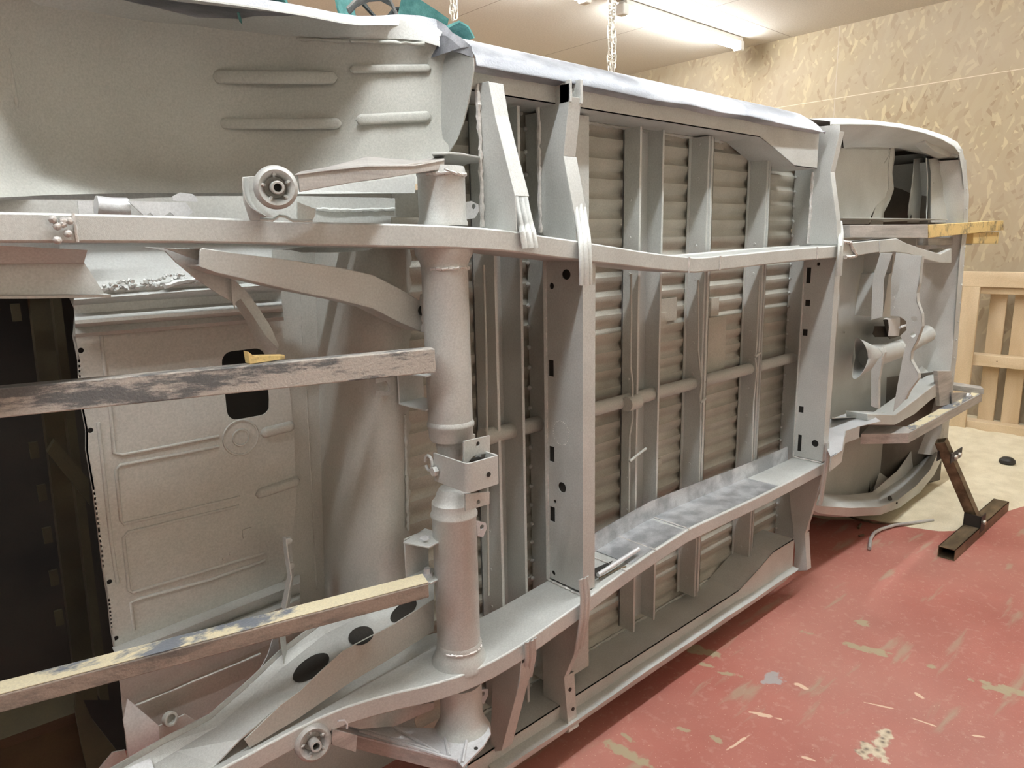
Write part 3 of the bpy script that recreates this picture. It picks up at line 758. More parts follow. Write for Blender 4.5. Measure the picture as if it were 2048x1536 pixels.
cb = rnd_channel(u0, uR, w1, wL, zB, zT, t).build('tube_clamp', S, van, .0008, angle=40)
hc = MB(); hc.lathe(Q(977, 949, w1+.0005), -EY, [(0, .0052), (.0012, .0052)], 16); hc.build('bolt_hole', M['black'], cb)
c = MB(); p = QX(872, 942, u0-.002); c.lathe(p, -EX, [(0, .0105), (.008, .0105), (.0095, .009)], 6, False); c.build('bolt', S, cb)
wi = MB(); q0 = QX(862, 932, u0); wi.tube([q0+Vector((-.002, .012*math.cos(t_)+.004, .016*math.sin(t_)+.006)) for t_ in [2*PI*i/14 for i in range(14)]], .0035, 8); wi.build('ring_tab', S, cb)
c = MB(); wq = .225
hl = circ(Q(956, 888, wq), EX, EZ, .0048)
c.plate([Q(x, y, wq) for x, y in ((928, 883), (980, 871), (980, 906), (968, 908), (955, 909), (946, 913), (938, 923), (928, 926))], (0, .004, 0), [hl])
hl2 = circ(Q(957, 1004, wq), EX, EZ, .0048)
c.plate([Q(x, y, wq) for x, y in ((931, 988), (979, 984), (979, 1008), (931, 1022))], (0, .004, 0), [hl2])
c.plate([Q(x, y, .16) for x, y in ((935, 872), (951, 868), (951, 880), (935, 884))], (0, .03, 0))
c.build('clamp_tab', S, cb, .001)
c = MB(); c.bx(uR-.05, uR-.005, -w1+.02, -w1+.06, zB+.002, zT-.015); c.build('clamp_core', M['black'], cb)

# brackets on the tube: open c channels
def cbracket(ptsT, zT, ptsB, zB, mt=S):
    T = [QZ(*p, zT) for p in ptsT]; B_ = [QZ(*p, zB) for p in ptsB]; t = .004
    c = MB(); c.plate(T, (0, 0, -t)); c.plate(B_, (0, 0, t))
    a, d_ = B_[0], B_[3]; n_ = (d_-a).cross(EZ).normalized()*t
    c.plate([a, d_, Vector((d_.x, d_.y, zT)), Vector((a.x, a.y, zT))], n_)
    c.bead([B_[2]+EZ*.004, B_[2].lerp(B_[3], .5)+EZ*.004], .004, .006); c.bead([T[2]+EZ*.0, T[2].lerp(T[3], .5)], .004, .006)
    return c
zT1 = zt(1071); zB1 = zt(1152)
k1 = cbracket([(806, 1084), (858, 1094), (899, 1072), (850, 1056)], zT1, [(811, 1158), (862, 1169), (900, 1151), (856, 1136)], zB1).build('mounting_bracket', S, van, .001)
c = MB(); c.lathe(QZ(850, 1079, zT1), EZ, [(0, .012), (.004, .012), (.006, .009)], 6, False); c.lathe(QZ(850, 1079, zT1+.006), EZ, [(0, .0065), (.001, .0065)], 12); c.build('nut', M['steel2'], k1)
c = MB(); c.lathe(QZ(855, 1152, zB1+.004), EZ, [(0, .012), (.006, .012), (.0065, .0075), (.018, .0075)], 6, False); c.build('bolt', M['steel2'], k1)
zB2 = zt(815); 
k2 = cbracket([(795, 741), (850, 752), (888, 742), (845, 728)], zt(741), [(797, 809), (851, 824), (888, 809), (846, 797)], zB2).build('mounting_bracket', S, van, .001)
c = MB(); c.plate([QZ(x, y, zt(738)) for x, y in ((870, 728), (884, 727), (891, 731), (890, 738), (870, 738))], (0, 0, -.006)); c.build('weld_bead', M['weld'], k2)
# small lugs to the right of the tube
def lug(pts, hole, w, par=tor):
    c = MB(); c.plate([Q(x, y, w) for x, y in pts], (0, .003, 0), [circ(Q(*hole, w), EX, EZ, .0055)]); c.build('lug', M['steel2'], par, .0008)
lug([(928, 405), (943, 402), (957, 409), (958, 422), (950, 436), (930, 440)], (948, 413), .13)
lug([(948, 1040), (972, 1046), (974, 1056), (966, 1075), (955, 1072), (954, 1052)], (964, 1054), .13)
lug([(955, 1380), (976, 1378), (976, 1392), (968, 1408), (958, 1404)], (966, 1388), .12)

# triangular casting under the tube
c = MB(); z3 = zt(1462)
tp = [QZ(x, y, z3) for x, y in ((672, 1455), (760, 1452), (880, 1456), (935, 1440), (978, 1452), (982, 1466), (968, 1490), (925, 1534), (915, 1522), (712, 1470))]
c.plate(tp, (0, 0, -.006)); cs = c.build('spring_plate_casting', M['steel2'], van, .002)
fr = [(671, 1456), (712, 1470), (800, 1492), (915, 1520), (925, 1534)]
c = MB(); A = [QZ(x, y, z3) for x, y in fr]; c.ribbon([A, [p-EZ*.036 for p in A]], (0, .004, 0), False); c.build('casting_rim', M['bargrey'], cs, .001)
c = MB()
for a, b2 in (((690, 1448), (880, 1505)), ((790, 1455), (880, 1507)), ((886, 1456), (898, 1512)), ((935, 1470), (925, 1525)), ((720, 1462), (915, 1521))):
    c.tube([QZ(*a, z3+.002), QZ(*b2, z3+.002)], .004, 8)
c.build('casting_rib', M['steel2'], cs)
c = MB(); c.lathe(QZ(952, 1497, z3), EZ, [(0, .0045), (.001, .0045)], 12); c.lathe(QZ(966, 1455, z3), EZ, [(0, .004), (.001, .004)], 12); c.build('bolt_hole', M['black'], cs)
arm2 = van
bushing(arm2, 628, 1487, .115, .036, mt=M['bargrey'], tilt=(.15, -.1, -.35))
c = MB(); c.plate([Q(x, y, .11) for x, y in ((665, 1458), (715, 1471), (712, 1505), (664, 1490))], (0, .02, 0)); c.build('spring_plate', M['bargrey'], arm2, .001)
c = MB(); c.tube([Q(x, y, .14) for x, y in ((676, 1442), (688, 1441), (694, 1448), (694, 1457))], .0022, 8); c.build('wire_hook', M['steel2'], arm2)

# ------------------------------------------------------------------ rear of the van: wheelhouse, bulkhead, engine frame
# upper rear wheelhouse: the long stamped panel
wh = MB(); wk = -.20
top = [(-260, -60), (0, 0), (96, 16), (250, 42), (410, 62), (560, 74), (700, 78), (790, 76), (850, 82), (885, 98)]
bot = [(-260, 400), (0, 397), (96, 392), (250, 388), (410, 388), (560, 388), (700, 386), (790, 384), (850, 352), (885, 300)]
cols = []
wkp = [-.03, -.10, -.15, -.20, -.23, -.18, -.08, -.035, .0, .022]
def wka(x):
    xs = [t[0] for t in top]
    for i in range(len(xs)-1):
        if x <= xs[i+1]: return wkp[i]+(wkp[i+1]-wkp[i])*(max(x, xs[0])-xs[i])/(xs[i+1]-xs[i])
    return wkp[-1]
_t, _b = [top[0]], [bot[0]]
for i in range(len(top)-1):
    for k in (1, 2, 3): _t.append(tuple(p+(q-p)*k/3 for p, q in zip(top[i], top[i+1]))); _b.append(tuple(p+(q-p)*k/3 for p, q in zip(bot[i], bot[i+1])))
ws_ = [wka(t[0]) for t in _t]
for _ in range(4): ws_ = [ws_[0]]+[(ws_[i-1]+2*ws_[i]+ws_[i+1])/4 for i in range(1, len(ws_)-1)]+[ws_[-1]]
for (a, b2, wz) in zip(_t, _b, ws_):
    A, B_ = Q(*a, wz), Q(*b2, wz)
    col = []
    for k in range(9):
        t = k/8; p = A.lerp(B_, t); bulge = .03*math.exp(-((t)/.10)**2) + .03*math.exp(-((1-t)/.07)**2)
        col.append(p+Vector((0, -bulge, 0)))
    cols.append(col)
rows = [[cols[i][k] for i in range(len(cols))] for k in range(9)]
wh.ribbon(rows, (0, .003, 0), True)
def emboss(c, a, b2, w, hw, depth=.0035, n=10, w2=None):      # rounded bar pressed into a panel
    A, B_ = Q(*a, w), Q(*b2, w if w2 is None else w2); d_ = (B_-A).normalized(); up_ = EZ
    prof_ = []
    P_ = [A+d_*hw*x for x in (0, .5, 1)]+[A.lerp(B_, k/6) for k in range(1, 6)]+[B_-d_*hw*x for x in (1, .5, 0)]
    hs_ = [.05, .8, 1]+[1]*5+[1, .8, .05]
    rws = []
    for q in range(9):
        y_ = -1+2*q/8; rws.append([p+up_*(y_*hw*h_)+Vector((0, -depth*(1-y_**4)*min(1, h_), 0)) for p, h_ in zip(P_, hs_)])
    c.ribbon(rws, (0, .002, 0), True)
for a, b2, hw in (((424, 153), (675, 155), .013), ((437, 247), (684, 247), .011), ((712, 240), (862, 232), .011), ((700, 138), (862, 136), .008)):
    
    k_ = 6; fr_n = [a[0]+(b2[0]-a[0])*i/k_ for i in range(k_+1)]
    emboss(wh, a, b2, wka(a[0])+.003, hw, w2=wka(b2[0])+.003) if a[0] > 690 else emboss(wh, a, b2, -.214, hw, w2=-.095)
wh.bead([Q(x, y, wka(x)) for x, y in ((8, 30), (18, 120), (33, 215))], .004); wh.bead([Q(x, y, wka(x)) for x, y in ((420, 115), (434, 215), (445, 345))], .0022, .012)
wh.bead([Q(x, y, wka(x)+.02) for x, y in ((96, 18), (250, 46), (410, 64), (560, 77), (700, 82), (850, 88))], .004, .012)
whp = wh.build('wheelhouse_panel', P2, van, angle=60)
# wheel arch lip and outer skin above it
arch = [(-330, -90), (-150, -62), (0, -45), (200, -22), (393, 1), (480, 12), (602, 31), (680, 46), (719, 51), (760, 50), (800, 51), (842, 57), (876, 69), (895, 85), (909, 103), (925, 106), (946, 114)]
ws = [.0, .0, .0, .02, .03, .035, .03, .01, .0, -.01, -.01, .0, .02, .05, .08, .11, .148]
A = [Q(*p, w_) for p, w_ in zip(arch, ws)]
c = MB()
inner = [(-330, -60), (-150, -40), (0, -6), (200, 34), (393, 60), (480, 66), (602, 74), (680, 77), (719, 78), (760, 77), (800, 77), (842, 82), (876, 92), (885, 98), (905, 112), (925, 115), (946, 122)]
B_ = [Q(*p, wka(p[0])+.02) for p in inner]
MID = [a.lerp(b3, .5)+Vector((0, 0, .02)) for a, b3 in zip(A, B_)]
c.ribbon([A, MID, B_], (0, 0, .003), True); c.build('arch_inner_skin', S, van, label='shaded inner side of the wheel arch')
c = MB(); lipw = [.018]*9+[.018, .022, .026, .03, .034, .036, .03, .02]
up_ = [Vector((a.x, a.y+.004, a.z+l)) for a, l in zip(A, lipw)]
c.ribbon([A, up_, [Vector((p.x, p.y+.03, p.z+.004)) for p in up_], [Vector((p.x, p.y+.3, p.z+.004)) for p in up_]], (0, .003, 0), True)
c.build('wheel_arch', M['sill'], van)
# curved front wall of the wheelhouse
c = MB()
fr_ = [(946, 116), (947, 135), (944, 160), (936, 205), (926, 245), (912, 280), (897, 304)]
bk_ = [(884, 96), (884, 130), (883, 165), (882, 205), (882, 245), (884, 280), (888, 304)]
Fr = [QX(x, y, .955) for x, y in fr_]; Bk = [Q(x, y, .02) for x, y in bk_]
Md = [a.lerp(b3, .5)+Vector((.004, .0, 0)) for a, b3 in zip(Fr, Bk)]
c.ribbon([Fr, Md, Bk], (.003, 0, 0), True); c.build('wheelhouse_front_wall', S, van)
# strip and box behind the upper rail
c = MB(); c.ribbon([[Q(x, y, w) for x, y, w in ((596, 381, .02), (830, 352, .02))], [Q(x, y, .03) for x, y in ((596, 388), (830, 386))]], (0, .003, 0), False)
c.build('torn_seam_strip', S, van)
c = MB()
def slab(c, pxs, w, t=.003): c.plate([Q(x, y, w) for x, y in pxs], (0, t, 0)); return c
slab(c, [(400, 392), (600, 392), (790, 396), (792, 460), (560, 470), (200, 460), (190, 400)], -.02)
slab(c, [(-250, 380), (930, 380), (930, 520), (-250, 520)], -.29)
slab(c, [(-200, 398), (190, 400), (200, 470), (-200, 470)], -.10)
slab(c, [(785, 380), (900, 380), (900, 540), (790, 540)], -.06)
c.bead([Q(x, y, -.018) for x, y in ((632, 419), (700, 421), (788, 419))], .004, .007)
c.build('rail_infill_panel', S, van)
c = MB(); rag = [(200, 402), (235, 402), (262, 404), (300, 402), (345, 402), (372, 406)]
rb = [(203, 428), (235, 432), (275, 433), (290, 433), (300, 425), (310, 434), (325, 434), (340, 424), (352, 434), (375, 433), (385, 424)]
c.plate([Q(x, y, .03) for x, y in [(256, 402), (300, 403), (372, 405), (386, 424)]+rb[::-1][1:-3]], (0, .003, 0))
c.tube([Q(x, y, .01) for x, y in ((192, 412), (225, 416), (256, 416))], .016, 14)
c.plate([Q(x, y, .04) for x, y in ((155, 402), (185, 402), (186, 430), (158, 428))], (0, .003, 0))
c.plate([Q(x, y, .02) for x, y in ((345, 393), (360, 385), (385, 388), (395, 397), (395, 403), (345, 402))], (0, .003, 0))
c.build('torn_sheet_metal', M['steel2'], van)
# brown skirt and bright ledge below the rail, far left
c = MB(); c.ribbon([[Q(x, y, w) for x, y in pr] for pr, w in ((((-250, 480), (60, 494), (175, 500)), .05), (((-250, 527), (60, 526), (168, 525)), .02), (((-250, 530), (60, 529), (170, 528)), .0), (((-250, 590), (60, 590), (210, 589)), .005))], (0, .003, 0), False)
A = [Q(x, y, .005) for x, y in ((-250, 589), (60, 589), (212, 587))]
c.ribbon([A, [p+Vector((.004, -.012, -.002)) for p in A]], (0, 0, -.004), False); c.build('rear_valance', S, van)

# bulkhead: stamped panel with an oval opening
wb_ = -.16
bh = MB()
left = [(134, 585), (150, 620), (146, 670), (156, 720), (160, 800), (172, 860), (172, 900), (186, 980), (196, 1060), (206, 1140), (216, 1200), (222, 1260), (235, 1330)]
right = [(560, 1180), (582, 1110), (592, 1000), (588, 860), (575, 740), (560, 620), (555, 560)]
oval = rrect(Q(493, 768, wb_), Vector((1, 0, .0)), EZ, .046, .072, .022)
holes_ = [circ(Q(x, y, wb_), EX, EZ, r) for x, y, r in ((165, 628, .007), (162, 701, .005), (181, 861, .005), (219, 1164, .005), (232, 1277, .005))]
bh.plate([Q(x, y, wb_) for x, y in left+right], (0, .003, 0), [oval]+holes_)
def groove(c, pxs, w, r=.0035): c.tube([Q(x, y, w+.0) for x, y in pxs], r, 8)
for g in ([(203, 672), (205, 700), (222, 830), (228, 906), (245, 910), (340, 892), (438, 872)], [(438, 893), (340, 912), (240, 930), (232, 940), (242, 1040), (248, 1048), (380, 1018), (480, 994)],
          [(478, 1012), (380, 1035), (255, 1065), (247, 1075), (258, 1180), (265, 1185), (400, 1145), (528, 1106)], [(530, 1121), (420, 1160), (280, 1197), (262, 1205), (268, 1260)],
          [(196, 845), (205, 920), (222, 1080), (235, 1165)]):
    groove(bh, g, wb_)
for r in (.037, .017):
    bh.tube([p for p in circ(Q(482, 875, wb_), EX, EZ, r, n=24)]+[circ(Q(482, 875, wb_), EX, EZ, r, n=24)[0]], .0024, 6)
bh.plate(rrect(Q(495, 1066, wb_), EX, EZ, .011, .011, .004), (0, -.003, 0)); 
for x, y in ((448, 1118), (461, 1107)): bh.lathe(Q(x, y, wb_), -EY, [(0, .004), (.002, .003)], 8)
c0 = bh.build('bulkhead_panel', P2, van, angle=60)
c = MB(); c.plate([Q(x, y, wb_-.012) for x, y in ((255, 1195), (420, 1158), (535, 1118), (560, 1140), (575, 1190), (262, 1300))], (0, .003, 0))
# right: curved part of the bulkhead
c = MB(); cols = [((545, 500), (530, 1215), wb_-.004), ((580, 500), (604, 1215), wb_-.006), ((604, 505), (632, 1210), wb_-.02), ((630, 505), (650, 1205), wb_-.02), ((680, 505), (700, 1200), -.07), ((740, 500), (750, 1195), .01), ((790, 470), (790, 1190), .035), ((812, 470), (808, 1187), .02), ((826, 470), (822, 1185), -.018), ((834, 470), (830, 1185), -.022)]
rows = [[Q(a[0]+(b3[0]-a[0])*t, a[1]+(b3[1]-a[1])*t, w) for a, b3, w in cols] for t in [k/10 for k in range(11)]]
c.ribbon(rows, (0, .003, 0), True)
c.bead([Q(x, y, wb_-.018) for x, y in ((598, 560), (600, 660), (603, 710))], .0035, .009); c.bead([Q(x, y, wb_-.02) for x, y in ((612, 780), (622, 950), (634, 1180))], .0025, .010)
c.bead([Q(x, y, .021) for x, y in ((809, 830), (813, 950), (817, 1060))], .0045, .009)
for a, b2 in (((520, 868), (590, 850)), ((510, 990), (600, 960))): emboss(c, a, b2, wb_+.0, .012, .010)
c.build('bulkhead_curve', P2, van, angle=60)
# stiffening beam above the bulkhead
c = MB(); rr = [((120, 490), (800, 470), -.26), ((120, 508), (560, 500), -.20), ((140, 588), (545, 552), -.12), ((150, 592), (560, 562), -.125), ((148, 600), (562, 568), -.115), ((148, 611), (563, 583), -.145), ((149, 628), (563, 598), -.145), ((150, 641), (564, 611), -.115), ((151, 648), (565, 617), -.115), ((151, 656), (566, 624), -.14), ((151, 668), (567, 634), -.13), ((152, 675), (568, 641), -.15)]
rows = [[Q(a[0]+(b3[0]-a[0])*t, a[1]+(b3[1]-a[1])*t, w) for t in [k/8 for k in range(9)]] for a, b3, w in rr]
c.ribbon(rows, (0, .003, 0), True)
for _ in range(60):
    t = random.random(); x = 205+t*190; y = 578-t*22+random.uniform(-12, 8)
    c.lathe(Q(x, y, -.117), Vector((random.uniform(-1, 1), -1.5, random.uniform(-1, 1))), [(-.003, .004), (random.uniform(0, .003), random.uniform(.001, .004))], 6, False)
c.bead([Q(x, y, -.115) for x, y in ((330, 572), (400, 556), (440, 550))], .006, .008)
c.build('bulkhead_beam', S, van, angle=50)
# bits of the front edge of the bulkhead opening
c = MB(); c.ribbon([[Q(x, y, wb_+.0) for x, y in left[2:]], [Q(x-2, y, wb_-.03) for x, y in left[2:]]], (.003, 0, 0), False); c.build('bulkhead_edge', P2, van)
# lower corrugated beam and lower wheelhouse side
c = MB(); rr = [((225, 1296), (600, 1150), -.16), ((232, 1312), (600, 1166), -.115), ((234, 1330), (600, 1186), -.14), ((236, 1345), (600, 1200), -.10), ((240, 1368), (600, 1222), -.11), ((242, 1386), (600, 1236), -.14), ((245, 1420), (600, 1262), -.145)]
rows = [[Q(a[0]+(b3[0]-a[0])*t, a[1]+(b3[1]-a[1])*t, w) for t in [k/8 for k in range(9)]] for a, b3, w in rr]
c.ribbon(rows, (0, .003, 0), True); c.bead([Q(x, y, -.135) for x, y in ((270, 1412), (370, 1370), (520, 1308))], .003, .02)
c.build('lower_bulkhead_beam', S, van, angle=50)
c = MB(); c.ribbon([[Q(x, y, w) for x, y, w in row] for row in ([(245, 1418, -.145), (420, 1340, -.145), (700, 1215, -.145), (860, 1150, -.1)], [(260, 1560, -.16), (470, 1480, -.16), (760, 1330, -.16), (870, 1280, -.12)], [(260, 1700, -.2), (500, 1650, -.2), (800, 1560, -.2), (960, 1500, -.16)])], (0, .003, 0), True)
c.build('lower_wheelhouse_panel', P2, van)

# dark engine bay behind the opening
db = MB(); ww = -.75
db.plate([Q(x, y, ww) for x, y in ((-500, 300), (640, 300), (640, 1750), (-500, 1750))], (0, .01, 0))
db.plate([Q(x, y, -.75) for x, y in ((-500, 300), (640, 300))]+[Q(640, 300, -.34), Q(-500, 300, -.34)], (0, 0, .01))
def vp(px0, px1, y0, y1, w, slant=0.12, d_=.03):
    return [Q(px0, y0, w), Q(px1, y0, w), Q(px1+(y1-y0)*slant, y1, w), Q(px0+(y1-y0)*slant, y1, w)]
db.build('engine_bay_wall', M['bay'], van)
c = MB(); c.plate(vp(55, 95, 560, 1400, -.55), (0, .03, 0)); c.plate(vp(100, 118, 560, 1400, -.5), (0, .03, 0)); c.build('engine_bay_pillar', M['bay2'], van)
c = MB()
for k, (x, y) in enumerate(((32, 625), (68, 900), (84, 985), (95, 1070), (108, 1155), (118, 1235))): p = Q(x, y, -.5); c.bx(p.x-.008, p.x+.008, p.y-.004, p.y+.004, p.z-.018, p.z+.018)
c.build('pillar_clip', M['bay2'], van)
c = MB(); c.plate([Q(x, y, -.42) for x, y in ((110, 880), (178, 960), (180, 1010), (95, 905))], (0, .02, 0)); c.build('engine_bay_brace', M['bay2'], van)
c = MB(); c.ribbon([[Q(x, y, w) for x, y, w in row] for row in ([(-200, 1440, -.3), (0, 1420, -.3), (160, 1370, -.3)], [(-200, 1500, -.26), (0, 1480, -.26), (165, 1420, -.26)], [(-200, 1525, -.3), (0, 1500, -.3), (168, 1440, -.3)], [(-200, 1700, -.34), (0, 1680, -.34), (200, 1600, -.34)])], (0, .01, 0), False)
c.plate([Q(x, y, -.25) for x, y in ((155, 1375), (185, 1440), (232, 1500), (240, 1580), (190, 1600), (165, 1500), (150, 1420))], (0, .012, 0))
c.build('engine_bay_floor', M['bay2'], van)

# engine frame arms
c = MB(); w = .10
ua = [(400, 499), (405, 496), (480, 507), (590, 521), (690, 537), (745, 549), (800, 577), (843, 603)]
lb = [(845, 664), (800, 645), (745, 617), (690, 603), (600, 585), (500, 562), (440, 548), (398, 533)]
c.plate([Q(x, y, w) for x, y in ua+lb], (0, .004, 0))
c.ribbon([[Q(x, y, w) for x, y in ua[1:]], [p+Vector((0, .06, 0)) for p in [Q(x, y, w) for x, y in ua[1:]]]], (0, 0, -.003), False)
c.ribbon([[Q(x, y, w) for x, y in lb], [p+Vector((0, .06, 0)) for p in [Q(x, y, w) for x, y in lb]]], (0, 0, .003), False)
c.bead([Q(846, 590, .105), Q(848, 662, .105)], .006, .008)
c.build('frame_arm', S, van, .0015, label='tan curved arm from the upper rail to the tube')
c = MB(); c.lathe(Q(845, 621, .104), -EY, [(0, .011), (.002, .011)], 16); c.build('arm_hole', M['black'], van)
c = MB(); w = .02
c.plate([Q(x, y, w) for x, y in ((290, 494), (330, 502), (352, 525), (395, 560), (440, 590), (470, 606), (492, 640), (512, 680), (535, 705), (552, 708), (558, 690), (540, 650), (500, 590), (470, 560), (400, 535), (398, 498))], (0, .004, 0))
c.ribbon([[Q(x, y, .022) for x, y in ((470, 606), (492, 640), (512, 680), (535, 705))], [Q(x+6, y-2, .05) for x, y in ((476, 600), (500, 634), (526, 674), (552, 700))]], (0, .003, 0), True)
c.plate([Q(x, y, .03) for x, y in ((462, 556), (470, 558), (472, 600), (470, 618), (464, 600))], (0, .003, 0))
c.build('curved_bracket', S, van, .0015)
c = MB(); c.plate([Q(x, y, .06) for x, y in ((330, 496), (400, 500), (396, 520))], (0, .01, 0)); c.build('gusset', S, van)

c = MB()
ftop = [(200, 1640), (330, 1600), (430, 1530), (480, 1478), (560, 1410), (600, 1382), (685, 1302), (790, 1247), (868, 1198)]
btop = [(90, 1620), (230, 1545), (330, 1487), (420, 1440), (500, 1370), (560, 1312), (640, 1252), (700, 1222), (868, 1150)]
fw, bw = .085, -.02
F_ = [Q(x, y, fw) for x, y in ftop]; Bk2 = [Q(x, y, bw) for x, y in btop]
def ovalpts(cx_, cy_, w, du, dz, hl, hw):
    pass
n = len(F_)
c.ribbon([Bk2, [b3.lerp(f, .22)+Vector((0, 0, -.006)) for b3, f in zip(Bk2, F_)], F_], (0, 0, -.003), False)
ft = c.build('frame_arm', S, van, label='long lower arm with oval holes running to the tube')
c = MB(); fb = [(868, 1262), (790, 1312), (700, 1366), (600, 1435), (500, 1496), (489, 1480)]
c.plate([Q(x, y, fw+.004) for x, y in [(489, 1480), (560, 1411), (600, 1382), (685, 1302), (790, 1247), (868, 1198)]+fb[:-1]], (0, .003, 0)); c.build('arm_side_plate', P2, van, .001)
# oval lightening holes: near-black plates on the arm's upper face stand for their shaded insides
def plane_hit(px, py, p0, nn): r = ray(px, py); return CAM+r*((p0-CAM).dot(nn)/r.dot(nn))
def on_face(px, py):
    # meet the pixel ray with the arm's upper face
    best = None; r = ray(px, py)
    for i in range(n-1):
        p0, p1, p2 = Bk2[i], F_[i], F_[i+1]; nn = (p1-p0).cross(p2-p0).normalized()
        t = (p0-CAM).dot(nn)/r.dot(nn); p = CAM+r*t
        lo_, hi_ = min(Bk2[i].x, F_[i].x), max(F_[i+1].x, Bk2[i+1].x)
        k = abs(p.y-((Bk2[i].y+F_[i].y)/2)) + (0 if min(F_[i].x, F_[i+1].x)-.02 <= p.x <= max(F_[i].x, F_[i+1].x)+.02 else 1)
        if best is None or k < best[0]: best = (k, p, nn if nn.z > 0 else -nn)
    return best[1], best[2]
c = MB()
for x, y, a_, b_2, th in ((622, 1337, 43, 19, -.62), (722, 1273, 26, 18, -.35), (807, 1223, 32, 14, -.66)):
    p0_, n0_ = on_face(x, y)
    pts = [plane_hit(x+a_*math.cos(t)*math.cos(th)-b_2*math.sin(t)*math.sin(th), y+a_*math.cos(t)*math.sin(th)+b_2*math.sin(t)*math.cos(th), p0_, n0_)+EZ*.0015 for t in [2*PI*i/24 for i in range(24)]]
    c.plate(pts, (0, 0, .0006))
c.build('lightening_hole', M['bay'], ft)
c = MB(); c.ribbon([[p+EZ*.001 for p in Bk2], [p+EZ*.012 for p in Bk2]], (0, .003, 0), False); c.build('arm_edge', S, ft)
# gusset plates lower left
c = MB(); c.plate([Q(x, y, -.06) for x, y in ((255, 1398), (318, 1452), (320, 1490), (300, 1518), (262, 1540), (246, 1440))], (0, .003, 0)); c.build('gusset', M['steel2'], van, .001)
c = MB(); c.plate([Q(x, y, -.10) for x, y in ((310, 1455), (345, 1440), (370, 1428), (412, 1455), (400, 1470), (320, 1515))], (0, .003, 0)); c.lathe(Q(336, 1437, -.09), Vector((.3, -1, .2)), [(0, .014), (.012, .014), (.012, .009), (.002, .009)], 18, True); c.build('captive_nut_plate', P2, van, .001)
c = MB(); A = [Q(x, y, .0) for x, y in ((150, 1590), (235, 1545), (300, 1516))]; c.ribbon([A, [p+Vector((0, -.02, -.012)) for p in A]], (0, 0, -.003), False); c.build('edge_strip', M['steel2'], van)
c = MB(); c.plate([Q(x, y, -.09) for x, y in ((180, 1560), (225, 1505), (250, 1500), (262, 1545), (240, 1620), (150, 1620))], (0, .003, 0)); c.build('gusset', S, van)
# bent strut from the lower beam, passing the bar
c = MB()
A = [Q(x, y, -.08) for x, y in ((566, 1074), (568, 1100), (576, 1150), (563, 1215))]; B_ = [Q(x, y, -.10) for x, y in ((581, 1074), (584, 1100), (588, 1150), (579, 1215))]
c.ribbon([A, B_], (0, .003, 0), False); c.ribbon([A, [p+Vector((-.001, -.016, 0)) for p in A]], (.003, 0, 0), False); 
for x, y in ((577, 1082), (581, 1131)): c.lathe(Q(x, y, -.088), -EY, [(0, .008), (.004, .007), (.005, .003)], 12)
A = [Q(x, y, .0) for x, y in ((553, 1248), (558, 1252), (562, 1290), (572, 1350))]; B_ = [Q(x, y, -.02) for x, y in ((560, 1246), (570, 1260), (573, 1290), (580, 1345))]
c.ribbon([A, B_], (0, .003, 0), False)
c.build('bent_strut', S, van)
c = MB(); c.ribbon([[Q(x, y, -.03) for x, y in ((548, 1270), (536, 1310), (520, 1340), (498, 1375))], [Q(x, y, -.06) for x, y in ((556, 1275), (560, 1315), (548, 1345), (512, 1370))]], (0, .003, 0), True); c.build('twisted_bracket', M['steel2'], van)
# small slot in the lower rail web
c = MB(); c.plate(rrect(Q(750, 1352, .02), Vector((.85, 0, -.3)), Vector((.3, 0, .85)), .006, .012, .005), (0, -.002, 0)); c.build('rail_slot', M['black'], van)
c = MB(); c.plate([Q(x, y, -.03) for x, y in ((690, 1330), (868, 1256), (868, 1330), (700, 1400), (560, 1470), (480, 1510), (560, 1430))], (0, .003, 0)); c.build('rail_inner_web', P2, van)
c = MB(); c.plate([Q(x, y, .04) for x, y in ((660, 1438), (868, 1405), (868, 1418), (790, 1452), (720, 1458), (690, 1450))], (0, .01, 0)); c.build('rail_gusset', S, van)

# ------------------------------------------------------------------ front of the van
XN = 4.12                      # nose
# cab floor sheet between the rails with vertical swages
c = MB(); us = [2.62, 2.72, 2.76, 2.82, 2.86, 2.98, 3.02, 3.10, 3.14, 3.4, 3.7, 4.05]; dd = [0, 0, .02, .02, -.01, -.01, .012, .012, -.012, -.012, -.02, -.02]
rows = [[V(u, d_-.03, z) for u, d_ in zip(us, dd)] for z in (.50, .8, 1.1, 1.36)]
c.ribbon(rows, (0, .003, 0), False)
for (x, y) in ((1717, 590), (1690, 664), (1733, 668)): c.lathe(QC(x, y, -.038), -EY, [(0, .006), (.001, .006)], 10)
c.build('cab_floor', S, van, .004)
# rail continuation at the front
def box_rail(name, tops, bots, w, depth, mt=S, lab=None):
    c = MB(); T = [QC(x, y, ww_ if isinstance(ww_, float) else w) for (x, y), ww_ in zip(tops, w if isinstance(w, list) else [w]*len(tops))]
    B_ = [QC(x, y, ww_) for (x, y), ww_ in zip(bots, w if isinstance(w, list) else [w]*len(bots))]
    n = len(T); bt = [p+Vector((0, depth, 0)) for p in T]; bb = [p+Vector((0, depth, 0)) for p in B_]
    vs = bt+T+B_+bb; fs = [(a*n+i, a*n+i+1, ((a+1) % 4)*n+i+1, ((a+1) % 4)*n+i) for a in range(4) for i in range(n-1)]+[(0, n, 2*n, 3*n), (n-1, 2*n-1, 3*n-1, 4*n-1)]
    c.add(vs, fs, True); return c.build(name, mt, van, .0025, lab, 30)
fr1 = box_rail('front_rail', [(1686, 487), (1720, 484), (1758, 480)], [(1686, 514), (1712, 512), (1758, 504)], [.195, .19, .18], .10)
